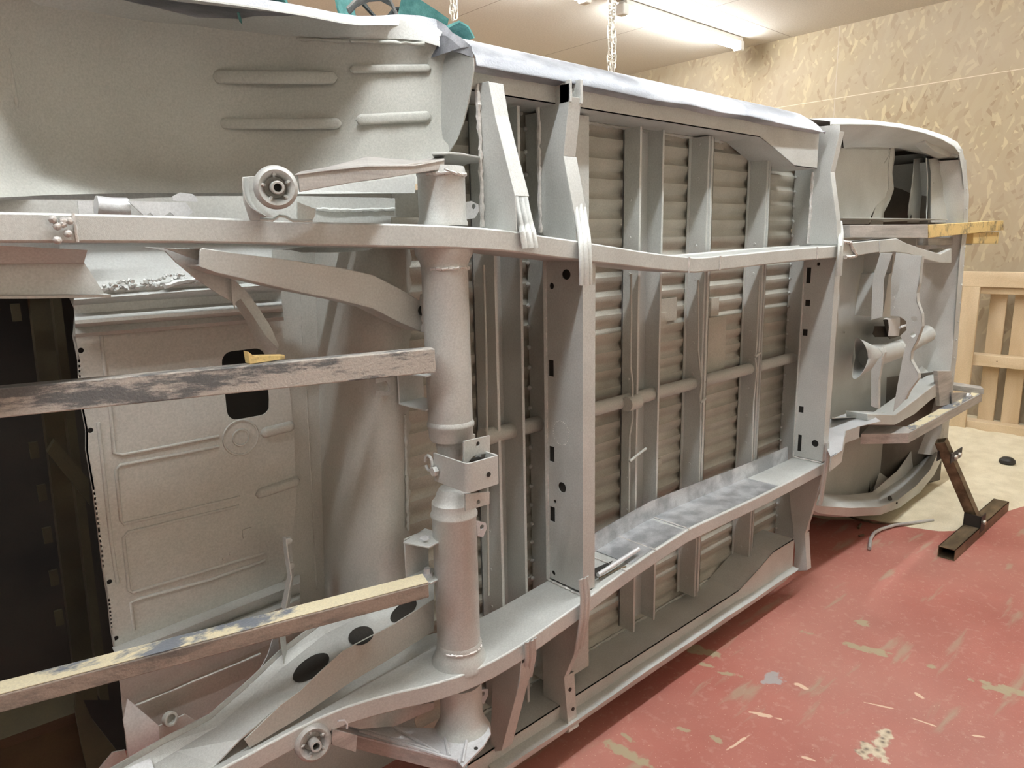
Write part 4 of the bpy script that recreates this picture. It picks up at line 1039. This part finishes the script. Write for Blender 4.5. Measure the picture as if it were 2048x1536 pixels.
fr2 = box_rail('front_rail', [(1760, 480), (1794, 477), (1814, 487), (1850, 499), (1881, 508), (1903, 497)], [(1759, 506), (1790, 504), (1820, 508), (1850, 518), (1881, 526), (1903, 526)], [.182, .18, .175, .165, .155, .15], .09)
c = MB(); c.bead([QC(1686, 484, .2), QC(1700, 484, .198), QC(1712, 512, .195), QC(1690, 515, .2)], .006, .01); c.build('weld_bead', M['weld'], fr1)
# inner beams of the cab floor
def beam(pxl, pxr, w, depth, name='cab_floor_beam', mt=S):
    c = MB(); A = [QC(x, y, w) for x, y in pxl]; B_ = [QC(x, y, w) for x, y in pxr]
    c.ribbon([A, B_], (0, .003, 0), False); c.ribbon([A, [p+Vector((0, depth, 0)) for p in A]], (.003, 0, 0), False); return c.build(name, mt, van, .001)
beam([(1786, 504), (1783, 545), (1778, 548), (1765, 634)], [(1790, 504), (1787, 545), (1781, 550), (1780, 634)], .085, .12)
# side face of the steering beam with its wavy edge
XS = 3.10
c = MB(); edge = [(1844, 512), (1840, 540), (1838, 567), (1833, 586), (1834, 604), (1843, 628), (1844, 653), (1833, 683), (1822, 703), (1821, 720), (1836, 747), (1837, 757), (1818, 782), (1810, 800)]
A = [QX(x, y, XS) for x, y in edge]
back = [(1786, 824), (1795, 770), (1806, 712), (1812, 690), (1800, 672), (1813, 660), (1812, 642), (1800, 633), (1781, 632), (1782, 560), (1792, 505)]
holes_ = [circ(QX(x, y, XS), EY, EZ, r) for x, y, r in ((1828, 638, .011), (1826, 670, .010))]
c.plate([QX(x, y, XS) for x, y in edge+back], (.003, 0, 0), holes_)
c.ribbon([A, [p+Vector((.03, .0, 0)) for p in A]], (0, .002, 0), False); 
sb = c.build('steering_beam', S, van, .001)
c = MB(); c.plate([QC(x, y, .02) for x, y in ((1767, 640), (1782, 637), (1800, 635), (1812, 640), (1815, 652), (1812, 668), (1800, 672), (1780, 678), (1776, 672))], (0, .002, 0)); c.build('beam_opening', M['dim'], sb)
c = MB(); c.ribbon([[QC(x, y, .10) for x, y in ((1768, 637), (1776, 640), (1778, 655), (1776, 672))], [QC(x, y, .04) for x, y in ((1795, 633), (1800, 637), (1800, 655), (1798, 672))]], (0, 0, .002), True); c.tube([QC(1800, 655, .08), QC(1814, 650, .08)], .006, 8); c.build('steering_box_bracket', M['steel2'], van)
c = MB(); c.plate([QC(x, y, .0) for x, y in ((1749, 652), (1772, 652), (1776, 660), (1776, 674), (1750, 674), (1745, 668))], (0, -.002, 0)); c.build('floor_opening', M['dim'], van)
c = MB(); 
for x, y in ((1787, 596), (1786, 615)): c.lathe(QX(x, y, 3.0), -EX, [(0, .006), (.003, .006), (.003, .003)], 10)
c.build('bolt', S, van)
# second, upright web left of the opening
c = MB(); XW = 2.90
c.plate([QX(x, y, XW) for x, y in ((1765, 634), (1767, 560), (1785, 506), (1760, 506), (1745, 560), (1742, 640))], (.003, 0, 0))
c.plate([QX(x, y, XW) for x, y in ((1757, 818), (1757, 760), (1766, 705), (1742, 740), (1742, 812))], (.003, 0, 0))
c.ribbon([[QX(x, y, XW) for x, y in ((1757, 818), (1757, 760), (1763, 730), (1770, 705), (1767, 695))], [QX(x, y, XW)+Vector((.02, 0, 0)) for x, y in ((1757, 818), (1757, 760), (1763, 730), (1770, 705), (1767, 695))]], (0, .002, 0), False)
c.build('steering_beam', S, van, .001)
# the fat tube across the front
c = MB()
pts = [QC(x, y, w) for x, y, w in ((1704, 718, .055), (1720, 716, .055), (1740, 713, .055), (1768, 706, .05), (1790, 700, .045), (1815, 689, .04), (1838, 676, .035), (1852, 668, .035))]
c.tube(pts[2:], [.052, .048, .044, .043, .043, .046], 24)
c.add([], [], True)
# flared torn mouth
k = 20; prof_ = [(math.cos(2*PI*i/k), math.sin(2*PI*i/k)) for i in range(k)]
ax = (pts[2]-pts[1]).normalized(); a_ = ax.cross(EZ).normalized(); b_3 = EZ
rows = []
for dx, ry, rz, notch in ((-.15, .028, .090, 1), (-.10, .04, .078, .25), (-.05, .047, .064, 0), (0, .052, .052, 0)):
    rows.append([pts[2]+ax*(dx+notch*.06*(1-abs(s_)**1.5))+a_*(c_*ry)+b_3*(s_*rz) for c_, s_ in prof_])
for r_ in rows: r_.append(r_[0])
c.ribbon(rows, (.0, .002, 0), True)
c.bead([pts[4]+Vector((0, math.cos(t)*-.044, math.sin(t)*.044)) for t in [k2*.3-1.2 for k2 in range(9)]], .003)
c.build('axle_tube', S, van, angle=60)
# lower front rail and its sheet
fr3 = box_rail('front_rail', [(1735, 828), (1790, 830), (1830, 800), (1862, 775), (1903, 748)], [(1738, 850), (1790, 850), (1830, 828), (1862, 800), (1903, 774)], [.17, .17, .16, .15, .14], .09)
c = MB(); zz_ = QC(1660, 900, .19).z
c.plate([QZ(x, y, QX(1700, 870, 2.75).z) for x, y in ((1660, 838), (1700, 824), (1748, 832), (1762, 842), (1720, 852), (1690, 862), (1685, 900), (1662, 915), (1655, 900))], (0, 0, -.003)); c.build('rail_gusset', M['steel2'], van, .001)
c = MB(); A = [QZ(x, y, QX(1700, 870, 2.75).z) for x, y in ((1720, 852), (1692, 862), (1688, 880), (1685, 898), (1662, 915))]; c.ribbon([A, [p-EZ*.05 for p in A]], (0, .003, 0), False); c.build('gusset_flange', S, van)
c = MB(); c.ribbon([[QC(x, y, -.03) for x, y in ((1660, 840), (1760, 830), (1850, 800), (1900, 740))], [QC(x, y, .12) for x, y in ((1665, 835), (1740, 832), (1800, 815), (1895, 760))]], (0, 0, -.003), False); c.build('rail_top_sheet', S, van)
c = MB(); c.ribbon([[QC(x, y, .0) for x, y in ((1835, 740), (1850, 725), (1875, 718), (1890, 740))], [QC(x, y, .06) for x, y in ((1838, 770), (1850, 765), (1880, 750), (1895, 748))]], (0, 0, -.003), True); c.build('crumpled_plate', S, van)
# nose skin
c = MB()
zs = [1.72, 1.60, 1.45, 1.2, .9, .6, .35, .22]
def nosex(z): return XN+.06-abs(z-.92)**3*.28
rows = [[Vector((nosex(z)-.0, -.13, z)), Vector((nosex(z)-.03, -.05, z)), Vector((nosex(z)-.02, .10, z)), Vector((nosex(z)+.02, .35, z))] for z in zs]
c.ribbon(rows, (.003, 0, 0), True)
c.ribbon([[Vector((nosex(z), -.13, z)) for z in zs], [Vector((nosex(z)+.03, -.135, z)) for z in zs], [Vector((nosex(z)+.05, -.10, z)) for z in zs], [Vector((nosex(z)+.06, .35, z)) for z in zs]], (0, .002, 0), True)
# spot-weld dimples along the rim
for q in range(14): z = .35+q*.095; c.lathe(Vector((nosex(z)+.015, -.136, z)), -EY, [(0, .006), (.003, .004)], 8)
c.build('nose_panel', S, van, angle=50)
# upper front wheel arch: outer lip, inner skin, wheelhouse
def curve_ribbon(rows, mt, name, th=(0, .003, 0), lab=None, ang=50, sm=True): return MB().ribbon(rows, th, sm).build(name, mt, van, 0, lab, ang)
lip = [(1662, 243), (1700, 241), (1750, 242), (1800, 247), (1850, 258), (1890, 271), (1915, 284), (1925, 300)]
lip2 = [(1662, 250), (1700, 249), (1750, 250), (1800, 256), (1850, 267), (1885, 280), (1908, 293), (1918, 306)]
A = [QC(x, y, .14) for x, y in lip2]; B0 = [QC(x, y, .12) for x, y in lip]
curve_ribbon([A, B0, [p+Vector((0, .08, .02)) for p in B0], [p+Vector((0, .5, .03)) for p in B0]], S, 'wheel_arch')
deep = [(1688, 284), (1710, 282), (1750, 282), (1800, 284), (1850, 295), (1870, 310), (1890, 320), (1905, 330)]
curve_ribbon([A, [p.lerp(QC(x, y, .05), .9) for p, (x, y) in zip(A, deep)], [QC(x, y+12, .0) for x, y in deep], [QC(x, y+16, -.34) for x, y in deep]], S, 'arch_inner_skin', (0, 0, .003))
# box end near the nose
c = MB(); c.plate([QC(x, y, .10) for x, y in ((1850, 270), (1905, 288), (1906, 305), (1898, 314), (1870, 303), (1850, 285))], (0, .05, 0)); c.lathe(QC(1905, 306, .10), Vector((.1, -1, -.4)), [(0, .014), (.03, .014), (.03, .009), (.01, .009)], 14); c.build('bumper_bracket', S, van, .002)
c = MB(); 
for x, y in ((1877, 284), (1888, 286)): c.lathe(QC(x, y, .102), -EY, [(0, .005), (.002, .005)], 8)
c.build('bolt_hole', M['black'], van)
# light panel, with its crooked edge
wf3 = -.03
c = MB(); c.plate([QC(x, y, wf3) for x, y in ((1672, 292), (1705, 285), (1772, 289), (1780, 300), (1775, 345), (1777, 375), (1770, 395), (1752, 412), (1742, 432), (1738, 448), (1680, 448), (1660, 330))], (0, .003, 0))
c.bead([QC(x, y, wf3+.001) for x, y in ((1686, 296), (1740, 299), (1775, 300), (1779, 310), (1769, 326))], .002, .02)
c.build('wheelhouse_panel', S, van)
curve_ribbon([[QC(x, y, wf3) for x, y in ((1782, 290), (1776, 345), (1778, 375), (1770, 395), (1752, 412), (1740, 450))], [QC(x, y, wf3+.01) for x, y in ((1789, 292), (1783, 345), (1785, 378), (1776, 400), (1762, 418), (1757, 450))], [QC(x, y, -.08) for x, y in ((1790, 312), (1785, 345), (1788, 378), (1780, 402), (1768, 425), (1766, 450))]], P2, 'wheelhouse_edge', (0, .002, 0))
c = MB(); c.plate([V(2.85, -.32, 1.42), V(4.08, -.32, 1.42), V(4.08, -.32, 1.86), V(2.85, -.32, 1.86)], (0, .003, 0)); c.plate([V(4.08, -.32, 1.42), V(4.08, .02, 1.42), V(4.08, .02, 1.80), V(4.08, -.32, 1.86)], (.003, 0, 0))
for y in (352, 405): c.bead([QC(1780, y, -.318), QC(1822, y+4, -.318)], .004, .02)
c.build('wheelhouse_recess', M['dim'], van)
c = MB(); c.ribbon([[QC(x, y, -.06) for x, y in ((1828, 318), (1827, 345), (1822, 390), (1816, 445))], [QC(x, y, -.05) for x, y in ((1850, 315), (1853, 345), (1853, 390), (1851, 445))], [QC(x, y, .02) for x, y in ((1858, 318), (1862, 345), (1862, 390), (1862, 445))], [QC(x, y, .01) for x, y in ((1902, 312), (1922, 345), (1924, 390), (1924, 445))], [QC(x, y, .13) for x, y in ((1922, 300), (1932, 345), (1934, 390), (1934, 450))]], (.0, .003, 0), True)
c.bead([QC(x, y, -.055) for x, y in ((1828, 322), (1827, 345), (1820, 395), (1816, 430))], .003, .02)
c.bead([QC(x, y, .022) for x, y in ((1852, 316), (1855, 360), (1853, 440))], .003, .02); c.bead([QC(1866, 366, .024), QC(1920, 361, .024)], .003, .02)
c.lathe(QC(1822, 434, -.04), -EY, [(0, .016), (.003, .016), (.003, .011)], 16); 
c.build('nose_side_panel', S, van, angle=50)
c = MB(); c.lathe(QC(1822, 434, -.036), -EY, [(0, .010), (.001, .010)], 16); c.build('drain_hole', M['black'], van)
c = MB(); zt3 = 1.44; c.plate([V(2.7, -.3, zt3), V(4.05, -.3, zt3), V(4.0, .1, zt3), V(2.8, .1, zt3)], (0, 0, -.003)); c.build('wheelhouse_floor', S, van)
# nose rim
rim = [(1925, 298), (1933, 340), (1938, 390), (1936, 445), (1928, 520), (1922, 600), (1915, 700), (1908, 760), (1900, 830), (1895, 880), (1880, 925)]
R1 = [QC(x-9, y, .13) for x, y in rim]; R2 = [QC(x, y, .13) for x, y in rim]
curve_ribbon([R1, R2, [p+Vector((.02, .05, 0)) for p in R2], [p+Vector((.03, .5, 0)) for p in R2]], S, 'nose_rim', (0, .003, 0))
curve_ribbon([[QC(x-9, y, .13) for x, y in rim], [QC(x-13, y, .09) for x, y in rim], [QC(x-40, y, .0) for x, y in rim[:-2]]+[QC(1862, 880, .0), QC(1850, 915, .0)]], S, 'nose_inner_skin', (0, .003, 0))
# lower front arch
l1 = [(1628, 1022), (1640, 1027), (1700, 1033), (1760, 1030), (1800, 1015), (1840, 985), (1868, 950), (1885, 915)]
l2 = [(1628, 1010), (1640, 1012), (1700, 1016), (1760, 1014), (1795, 1000), (1832, 972), (1860, 940), (1876, 905)]
l3 = [(1628, 998), (1640, 999), (1700, 1002), (1760, 1006), (1788, 995), (1825, 962), (1850, 930), (1866, 900)]
l4 = [(1628, 991), (1640, 992), (1700, 992), (1752, 990), (1775, 975), (1812, 950), (1838, 922), (1855, 895)]
l5 = [(1628, 988), (1640, 989), (1700, 990), (1745, 985), (1765, 968), (1795, 942), (1815, 915), (1830, 890)]
curve_ribbon([[p+Vector((0, .5, -.06)) for p in [QC(x, y, .12) for x, y in l1]], [p+Vector((0, .06, -.02)) for p in [QC(x, y, .12) for x, y in l1]], [QC(x, y, .13) for x, y in l1], [QC(x, y, .14) for x, y in l2], [QC(x, y, .10) for x, y in l3], [QC(x, y, .04) for x, y in l4], [QC(x, y, .03) for x, y in l5]], S, 'wheel_arch', (0, .003, 0))
c = MB(); c.lathe(QC(1780, 997, .115), Vector((-.2, -1, .5)), [(-.003, .013), (.002, .013)], 16); c.lathe(QC(1794, 1006, .14), -EY, [(-.003, .006), (.002, .006)], 10); c.build('drain_hole', M['black'], van)
c = MB(); c.plate([QC(x, y, -.04) for x, y in ((1620, 900), (1700, 866), (1735, 880), (1742, 900), (1740, 960), (1735, 992), (1600, 996))], (0, .003, 0)); c.build('wheelhouse_panel', P2, van)
c = MB(); c.plate([QC(x, y, -.05) for x, y in ((1735, 870), (1790, 850), (1788, 930), (1765, 950), (1742, 990), (1736, 900))], (0, .003, 0)); 
c.bead([QC(x, y, -.047) for x, y in ((1740, 985), (1765, 952), (1787, 932))], .003, .02); c.build('wheelhouse_panel', P2, van)
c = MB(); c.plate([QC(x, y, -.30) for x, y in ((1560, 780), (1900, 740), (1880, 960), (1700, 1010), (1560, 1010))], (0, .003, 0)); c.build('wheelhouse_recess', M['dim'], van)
c = MB(); c.ribbon([[QC(x, y, -.22) for x, y in ((1790, 845), (1850, 830), (1870, 800))], [QC(x, y, -.02) for x, y in ((1745, 988), (1800, 945), (1835, 900))]], (0, 0, -.003), True); c.build('wheelhouse_side', S, van)

# closing skins so that the body reads as a shell from the side
c = MB()
c.plate([V(.99, -.02, .13), V(2.6, -.02, .13), V(2.6, -.02, .21), V(.99, -.02, .21)], (0, .003, 0)); c.build('sill_closing_strip', S, van)
c = MB(); c.ribbon([[V(u, -.02, 1.62+.03) for u in (.99, 2.6)], [V(u, -.02, 1.73) for u in (.99, 2.6)]], (0, .003, 0), False); c.build('sill_closing_strip', S, van)

# ------------------------------------------------------------------ steel bars of the turning frame
def sqbar(pA, pB, hgt, dep, mt, name, label, extra=None, th=.004, parts_mt=None):
    d_ = (pB-pA).normalized(); side = d_.cross(EZ).normalized()
    if side.y < 0: side = -side
    up_ = side.cross(d_).normalized(); 
    if up_.z < 0: up_ = -up_
    c = MB(); o = []
    for P_ in (pA, pB):
        for s_, h_ in ((0, -.5), (0, .5), (1, .5), (1, -.5)): o.append(P_+side*(dep*s_)+up_*(hgt*h_))
    c.add(o, [(0, 1, 5, 4), (1, 2, 6, 5), (2, 3, 7, 6), (3, 0, 4, 7), (0, 1, 2, 3), (4, 5, 6, 7)])
    ob = c.build(name, mt, None, .002); tag(ob, label, 'steel bar', 'bars welded to the van as handles'); return ob, d_, side, up_
b1, *_ = sqbar(Q(871, 721, .205), Q(-260, 832, -.06), .046, .03, M['bar'], 'steel_bar', 'speckled grey and pink steel bar in front of the bulkhead, upper of two')
b1['group'] = 'bars bolted to the rear tube'
# lower bar: cream top face and brown side
pA, pB = Q(858, 1181, .205), Q(-260, 1478, -.07)
d_ = (pB-pA).normalized(); side = d_.cross(EZ).normalized(); side = side if side.y > 0 else -side
hh, dp = .030, .045
lb = thing('steel_bar', (pA+pB)/2, 'cream and slate painted steel bar ending at the lower tube bracket, bottom left', 'steel bar', 'bars bolted to the rear tube')
c = MB(); o = []
for P_ in (pA, pB):
    for s_, h_ in ((0, -.5), (0, .5), (1, .5), (1, -.5)): o.append(P_+side*(dp*s_)+EZ*(hh*h_))
c.add(o, [(0, 1, 5, 4), (2, 3, 7, 6), (3, 0, 4, 7), (0, 1, 2, 3), (4, 5, 6, 7), (1, 2, 6, 5)]); c.build('bar_body', M['barpink'], lb, .002)
c = MB(); u_ = EZ*(hh*.5+.001); c.plate([pA+u_+side*.002, pB+u_+side*.002, pB+u_+side*(dp-.002), pA+u_+side*(dp-.002)], (0, 0, .0012)); c.build('painted_top', M['barcream'], lb, label='flaking cream paint on the top face')
# small yellow angle bracket on the upper bar
yb = MB(); yb.plate([Q(x, y, .095) for x, y in ((496, 703), (508, 712), (570, 710), (571, 718), (500, 728))], (0, .02, 0)); yb = yb.build('bar_tab', M['yellow'], b1, .001)
# little keyhole plate hanging behind bar
kp = MB(); kp.plate([Q(x, y, .03) for x, y in ((752, 767), (772, 762), (776, 768), (779, 776), (777, 783), (770, 784), (764, 781), (753, 782), (752, 792), (793, 790), (797, 756), (752, 756))], (0, .003, 0)); kp.build('keyhole_plate', S, van)

# bars at the front
wbar = .23
def flatbar(px0, px1, w0, w1, mt, name, label, depth):
    T0, B0, T1, B1 = Q(*px0[0], w0), Q(*px0[1], w0), Q(*px1[0], w1), Q(*px1[1], w1)
    hz = ((T0-B0).length+(T1-B1).length)/2
    c = MB(); dv = Vector((0, depth, 0)); c.add([T0, B0, B1, T1, T0+dv, B0+dv, B1+dv, T1+dv], [(0, 1, 2, 3), (4, 5, 6, 7), (0, 1, 5, 4), (1, 2, 6, 5), (2, 3, 7, 6), (3, 0, 4, 7)])
    o = c.build(name, mt, None, .002); tag(o, label, 'steel bar'); return o
fa = flatbar(((1700, 450), (1700, 475)), ((1856, 449), (1856, 476)), .17, .17, M['bargrey'], 'steel_bar', 'dusty grey steel bar laid along the upper front rail', .05)
fb = flatbar(((1858, 450), (1858, 476)), ((2007, 441), (2007, 460)), .16, .14, M['yellow'], 'steel_bar', 'yellow painted steel bar sticking out past the nose toward the board wall', .05)
fc = flatbar(((1856, 476), (1857, 490)), ((1945, 474), (1944, 490)), .10, .08, M['bargrey'], 'steel_bar', 'short grey steel bar tucked under the yellow bar at the nose', .05)
fd = flatbar(((1947, 466), (1947, 487)), ((1998, 464), (1996, 487)), .14, .13, M['yellow'], 'steel_bar', 'short yellow bar stub with an open end beneath the long yellow bar', .04)
# frame below the nose: a square tube bent at a mitre
fz = QX(1815, 867, 3.2).z
fr = thing('mitred_frame', Vector((3.6, -.3, fz-.05)), 'mitred square steel frame with a cream top, jutting from the lower nose toward the pallet', 'steel frame')
ztp = Q(1815, 863, .20).z; hgt = .048
def zpoly(pxs, z, t, mt, name, par, lab=None):
    c = MB(); c.plate([QZ(x, y, z) for x, y in pxs], (0, 0, -t)); return c.build(name, mt, par, .0015, lab)
zpoly([(1722, 868), (1818, 866), (1965, 786), (1950, 781), (1900, 806), (1812, 853), (1738, 851)], ztp, hgt, M['bargrey'], 'frame_tube', fr)
zpoly([(1826, 860), (1958, 787), (1948, 783), (1895, 808), (1812, 854)], ztp+.0015, .0016, M['barcream'], 'painted_top', fr, 'cream paint on the top face')
zpoly([(1903, 770), (1968, 778), (1962, 772), (1906, 764)], ztp+.03, .03, M['bargrey'], 'frame_tube', fr)
c = MB(); c.plate([Q(x, y, .16) for x, y in ((1875, 742), (1904, 742), (1906, 808), (1880, 812))], (0, .02, 0)); c.plate([Q(x, y, .17) for x, y in ((1903, 786), (1942, 785), (1942, 806), (1904, 808))], (0, .004, 0)); c.build('end_plate', M['bargrey'], fr, .001)
c = MB(); c.lathe(Q(1934, 792, .18), -EY, [(0, .018), (.012, .018), (.012, .01), (.02, .01)], 6, False); c.build('bolt', M['steel2'], fr)

# stand: foot, leg and brackets
st = thing('floor_stand', QZ(1950, 1050, 0), 'dark brown steel stand with a slanted leg bracing the van nose to a floor foot', 'stand')
zf = .05
A, B_ = QZ(1894, 1096, zf), QZ(2003, 1000, zf); dd_ = (B_-A).normalized(); sd_ = Vector((-dd_.y, dd_.x, 0)); wd_ = .05
c = MB(); o = []
if sd_.y < 0: sd_ = -sd_
e = MB()
def hollow(c, p0, p1, sd, up, w, h, t=.003):
    for a_, b_2, ex_, ey_ in ((-w, -h, 2*w, t), (-w, h-t, 2*w, t)): c.box(p0+sd*a_+up*b_2, p1-p0, sd*ex_, up*ey_)
    for a_ in (-w, w-t): c.box(p0+sd*a_-up*h, p1-p0, sd*t, up*2*h)
hollow(c, A-EZ*.025, B_-EZ*.025, sd_, EZ, .033, .025); c.build('foot', M['rust'], st)
c = MB(); P0, P1 = Q(1895, 905, .05), QZ(1951, 1042, .06)
P0 = CAM + ray(1890, 900)*((P1-CAM).dot(Vector((.7, .7, 0)))/ray(1890, 900).dot(Vector((.7, .7, 0))))
ld = (P1-P0).normalized(); s1 = dd_; s2 = ld.cross(s1).normalized(); s1 = s2.cross(ld)
hollow(c, P0-ld*.05, P1+ld*.01, s1, s2, .022, .022); c.build('leg', M['rust'], st)
c = MB(); q = P1; c.box(q-dd_*.055-sd_*.035-EZ*.035, dd_*.07, sd_*.004, EZ*.08); c.box(q-dd_*.055+sd_*.03-EZ*.035, dd_*.07, sd_*.004, EZ*.08); c.box(q-dd_*.055-sd_*.035-EZ*.035, dd_*.004, sd_*.07, EZ*.08); c.build('foot_bracket', M['black'], st)
c = MB(); c.lathe(q-dd_*.02-sd_*.036+EZ*.01, -sd_, [(0, .011), (.01, .011)], 6, False); c.build('bolt', M['chain'], st)
q = P0+ld*.03
c = MB(); c.box(q-dd_*.05-sd_*.03-EZ*.02, dd_*.15, sd_*.004, EZ*.045); c.box(q-dd_*.05+sd_*.024-EZ*.02, dd_*.15, sd_*.004, EZ*.045); c.build('top_bracket', M['black'], st)
c = MB(); c.lathe(q-dd_*.0-sd_*.031, -sd_, [(0, .012), (.01, .012)], 6, False); c.lathe(q+dd_*.055-sd_*.031, -sd_, [(0, .011), (.01, .011)], 6, False); c.build('bolt', M['chain'], st)

# ------------------------------------------------------------------ chains and webbing above the body
def chain(name, px, pyb, x, ztop_, strands, label):
    c = MB(); p = QX(px, pyb, x); lk = .034; z = p.z
    for s_ in range(strands):
        off = Vector((0, .0, 0))+Vector((random.uniform(-.004, .004), (s_-(strands-1)/2)*.030, 0)); zz_ = z+random.uniform(0, .01); k = s_
        while zz_ < ztop_:
            cx_ = Vector((p.x, p.y, zz_+lk/2))+off+Vector((random.uniform(-.003, .003), random.uniform(-.003, .003), 0)); a_ = EX if k % 2 else EY
            a_ = (a_+Vector((random.uniform(-.5, .5), random.uniform(-.5, .5), 0))).normalized()
            pts = []
            for i in range(11):
                t = 2*PI*i/10; pts.append(cx_+a_*(math.cos(t)*.010)+EZ*(math.sin(t)*.0125+(.009 if math.sin(t) > 0 else -.009)))
            c.tube(pts, .0036, 5, False); zz_ += lk-.006; k += 1
    c.tube([Vector((p.x, p.y, ztop_-.01)), Vector((p.x, p.y, ZC))], .006, 6)
    return tag(c.build(name, M['chain']), label, 'chain')
chain('steel_chain', 1223, 150, 2.9, ZC-.02, 2, 'doubled steel chain hanging from the ceiling beside the long tube light')
chain('steel_chain', 908, 40, 2.2, ZC-.02, 2, 'bunched steel chain ending in mid-air above the green webbing')

def loop_strap(pts, width, mt, name, label, w_dir=None):
    c = MB(); rows = [[], []]
    for p, wv in pts: rows[0].append(p-wv*.5); rows[1].append(p+wv*.5)
    c.ribbon(rows, (0, 0, .003), True); return tag(c.build(name, mt), label, 'strap')
def SP(px, py, y=.35): r = ray(px, py); return CAM+r*((y-CAM.y)/r.y)
yS = .12
def strap_band(pxs, width, mt, name, label, dv=None, y=yS):
    P_ = [SP(x, y_, y+dy) for x, y_, dy in pxs]; c = MB(); wv = dv or Vector((.0, .06, .0))
    rows = [[p-wv*.5 for p in P_], [p+wv*.5 for p in P_]]
    n = len(P_); th = []
    for i in range(n):
        t = (P_[min(i+1, n-1)]-P_[max(i-1, 0)]).normalized(); nn = t.cross(wv.normalized()).normalized()*.0022; th.append(nn)
    vs = []
    for r_, s_ in ((rows[0], 1), (rows[1], 1), (rows[1], -1), (rows[0], -1)): vs += [p+nn*s_ for p, nn in zip(r_, th)]
    fs = [(a*n+i, a*n+i+1, ((a+1) % 4)*n+i+1, ((a+1) % 4)*n+i) for a in range(4) for i in range(n-1)]+[(0, n, 2*n, 3*n), (n-1, 2*n-1, 3*n-1, 4*n-1)]
    c.add(vs, fs, True); return tag(c.build(name, mt), label, 'strap', 'lifting straps on top of the body')
strap_band([(480, 40, 0), (490, 0, 0), (520, -20, 0), (550, -5, 0), (572, 14, 0), (584, 40, 0)], .06, M['strap'], 'webbing_strap', 'green webbing strap at the top edge, the piece farthest left', Vector((.04, .08, 0)))
strap_band([(706, 62, 0), (694, 30, 0), (688, 0, 0), (690, -30, 0), (720, -50, .05)], .06, M['strap'], 'webbing_strap', 'broad green webbing strap standing upright at the left of the grey arch', Vector((.062, .035, 0)))
strap_band([(722, 0, .06), (735, 18, .06), (752, 36, .06), (768, 56, .06)], .06, M['webdark'], 'webbing_strap', 'black webbing strap slanting down behind the left foot of the arch', Vector((.03, .02, 0)))
strap_band([(696, 22, -.05), (712, 6, -.05), (735, -4, -.05), (760, -6, -.05), (782, 6, -.05), (793, 28, -.05), (800, 60, -.05)], .04, M['strapgrey'], 'webbing_strap', 'grey webbing strap arching between the two green straps', Vector((.022, .03, 0)))
strap_band([(766, 56, .12), (776, 38, .12), (790, 20, .12), (806, 18, .12), (812, 30, .12), (812, 56, .12)], .04, M['webdark'], 'webbing_strap', 'black webbing strap looping under the right foot of the arch', Vector((.02, .02, 0)))
strap_band([(800, 14, 0), (815, 17, 0), (835, 30, 0), (862, 47, 0), (890, 66, 0)], .06, M['strap'], 'webbing_strap', 'green webbing strap sloping down to the right of the grey arch', Vector((.0, .03, -.055)))
strap_band([(868, 82, 0), (880, 60, 0), (900, 50, 0), (918, 60, 0), (930, 82, 0)], .06, M['strap'], 'webbing_strap', 'small green webbing hump nearest the wheel arch corner', Vector((.0, .07, .0)))

# ------------------------------------------------------------------ loose things lying in the lower rail
zr = ZM-.415+.024
def on_rail(px, py, dz=0): return QZ(px, py, zr+.02+dz)
tag(MB().tube([on_rail(1196, 1150, -.01), on_rail(1277, 1098, .008)], .0062, 12).build('loose_rod', M['steel2']), 'short round grey rod lying in the lower rail beside the tall cross member', 'rod')
tag(MB().tube([on_rail(1198, 1156, -.018), on_rail(1235, 1138, -.018), on_rail(1252, 1133, -.018)], .0018, 6).build('loose_wire', M['rust']), 'thin wire lying next to the short rod in the lower rail', 'wire')
tag(MB().lathe(on_rail(1261, 1126, -.022), EZ, [(0, .008), (.004, .010), (.008, .006)], 8).build('rust_flake', M['rust']), 'dark rusty flake lying by the rod in the lower rail', 'flake')
c = MB(); c.plate([QZ(x, y, zr+.0015) for x, y in ((1178, 1142), (1225, 1122), (1212, 1140), (1190, 1153))], (0, 0, .001)); c.build('rail_cutout', M['black'], van)
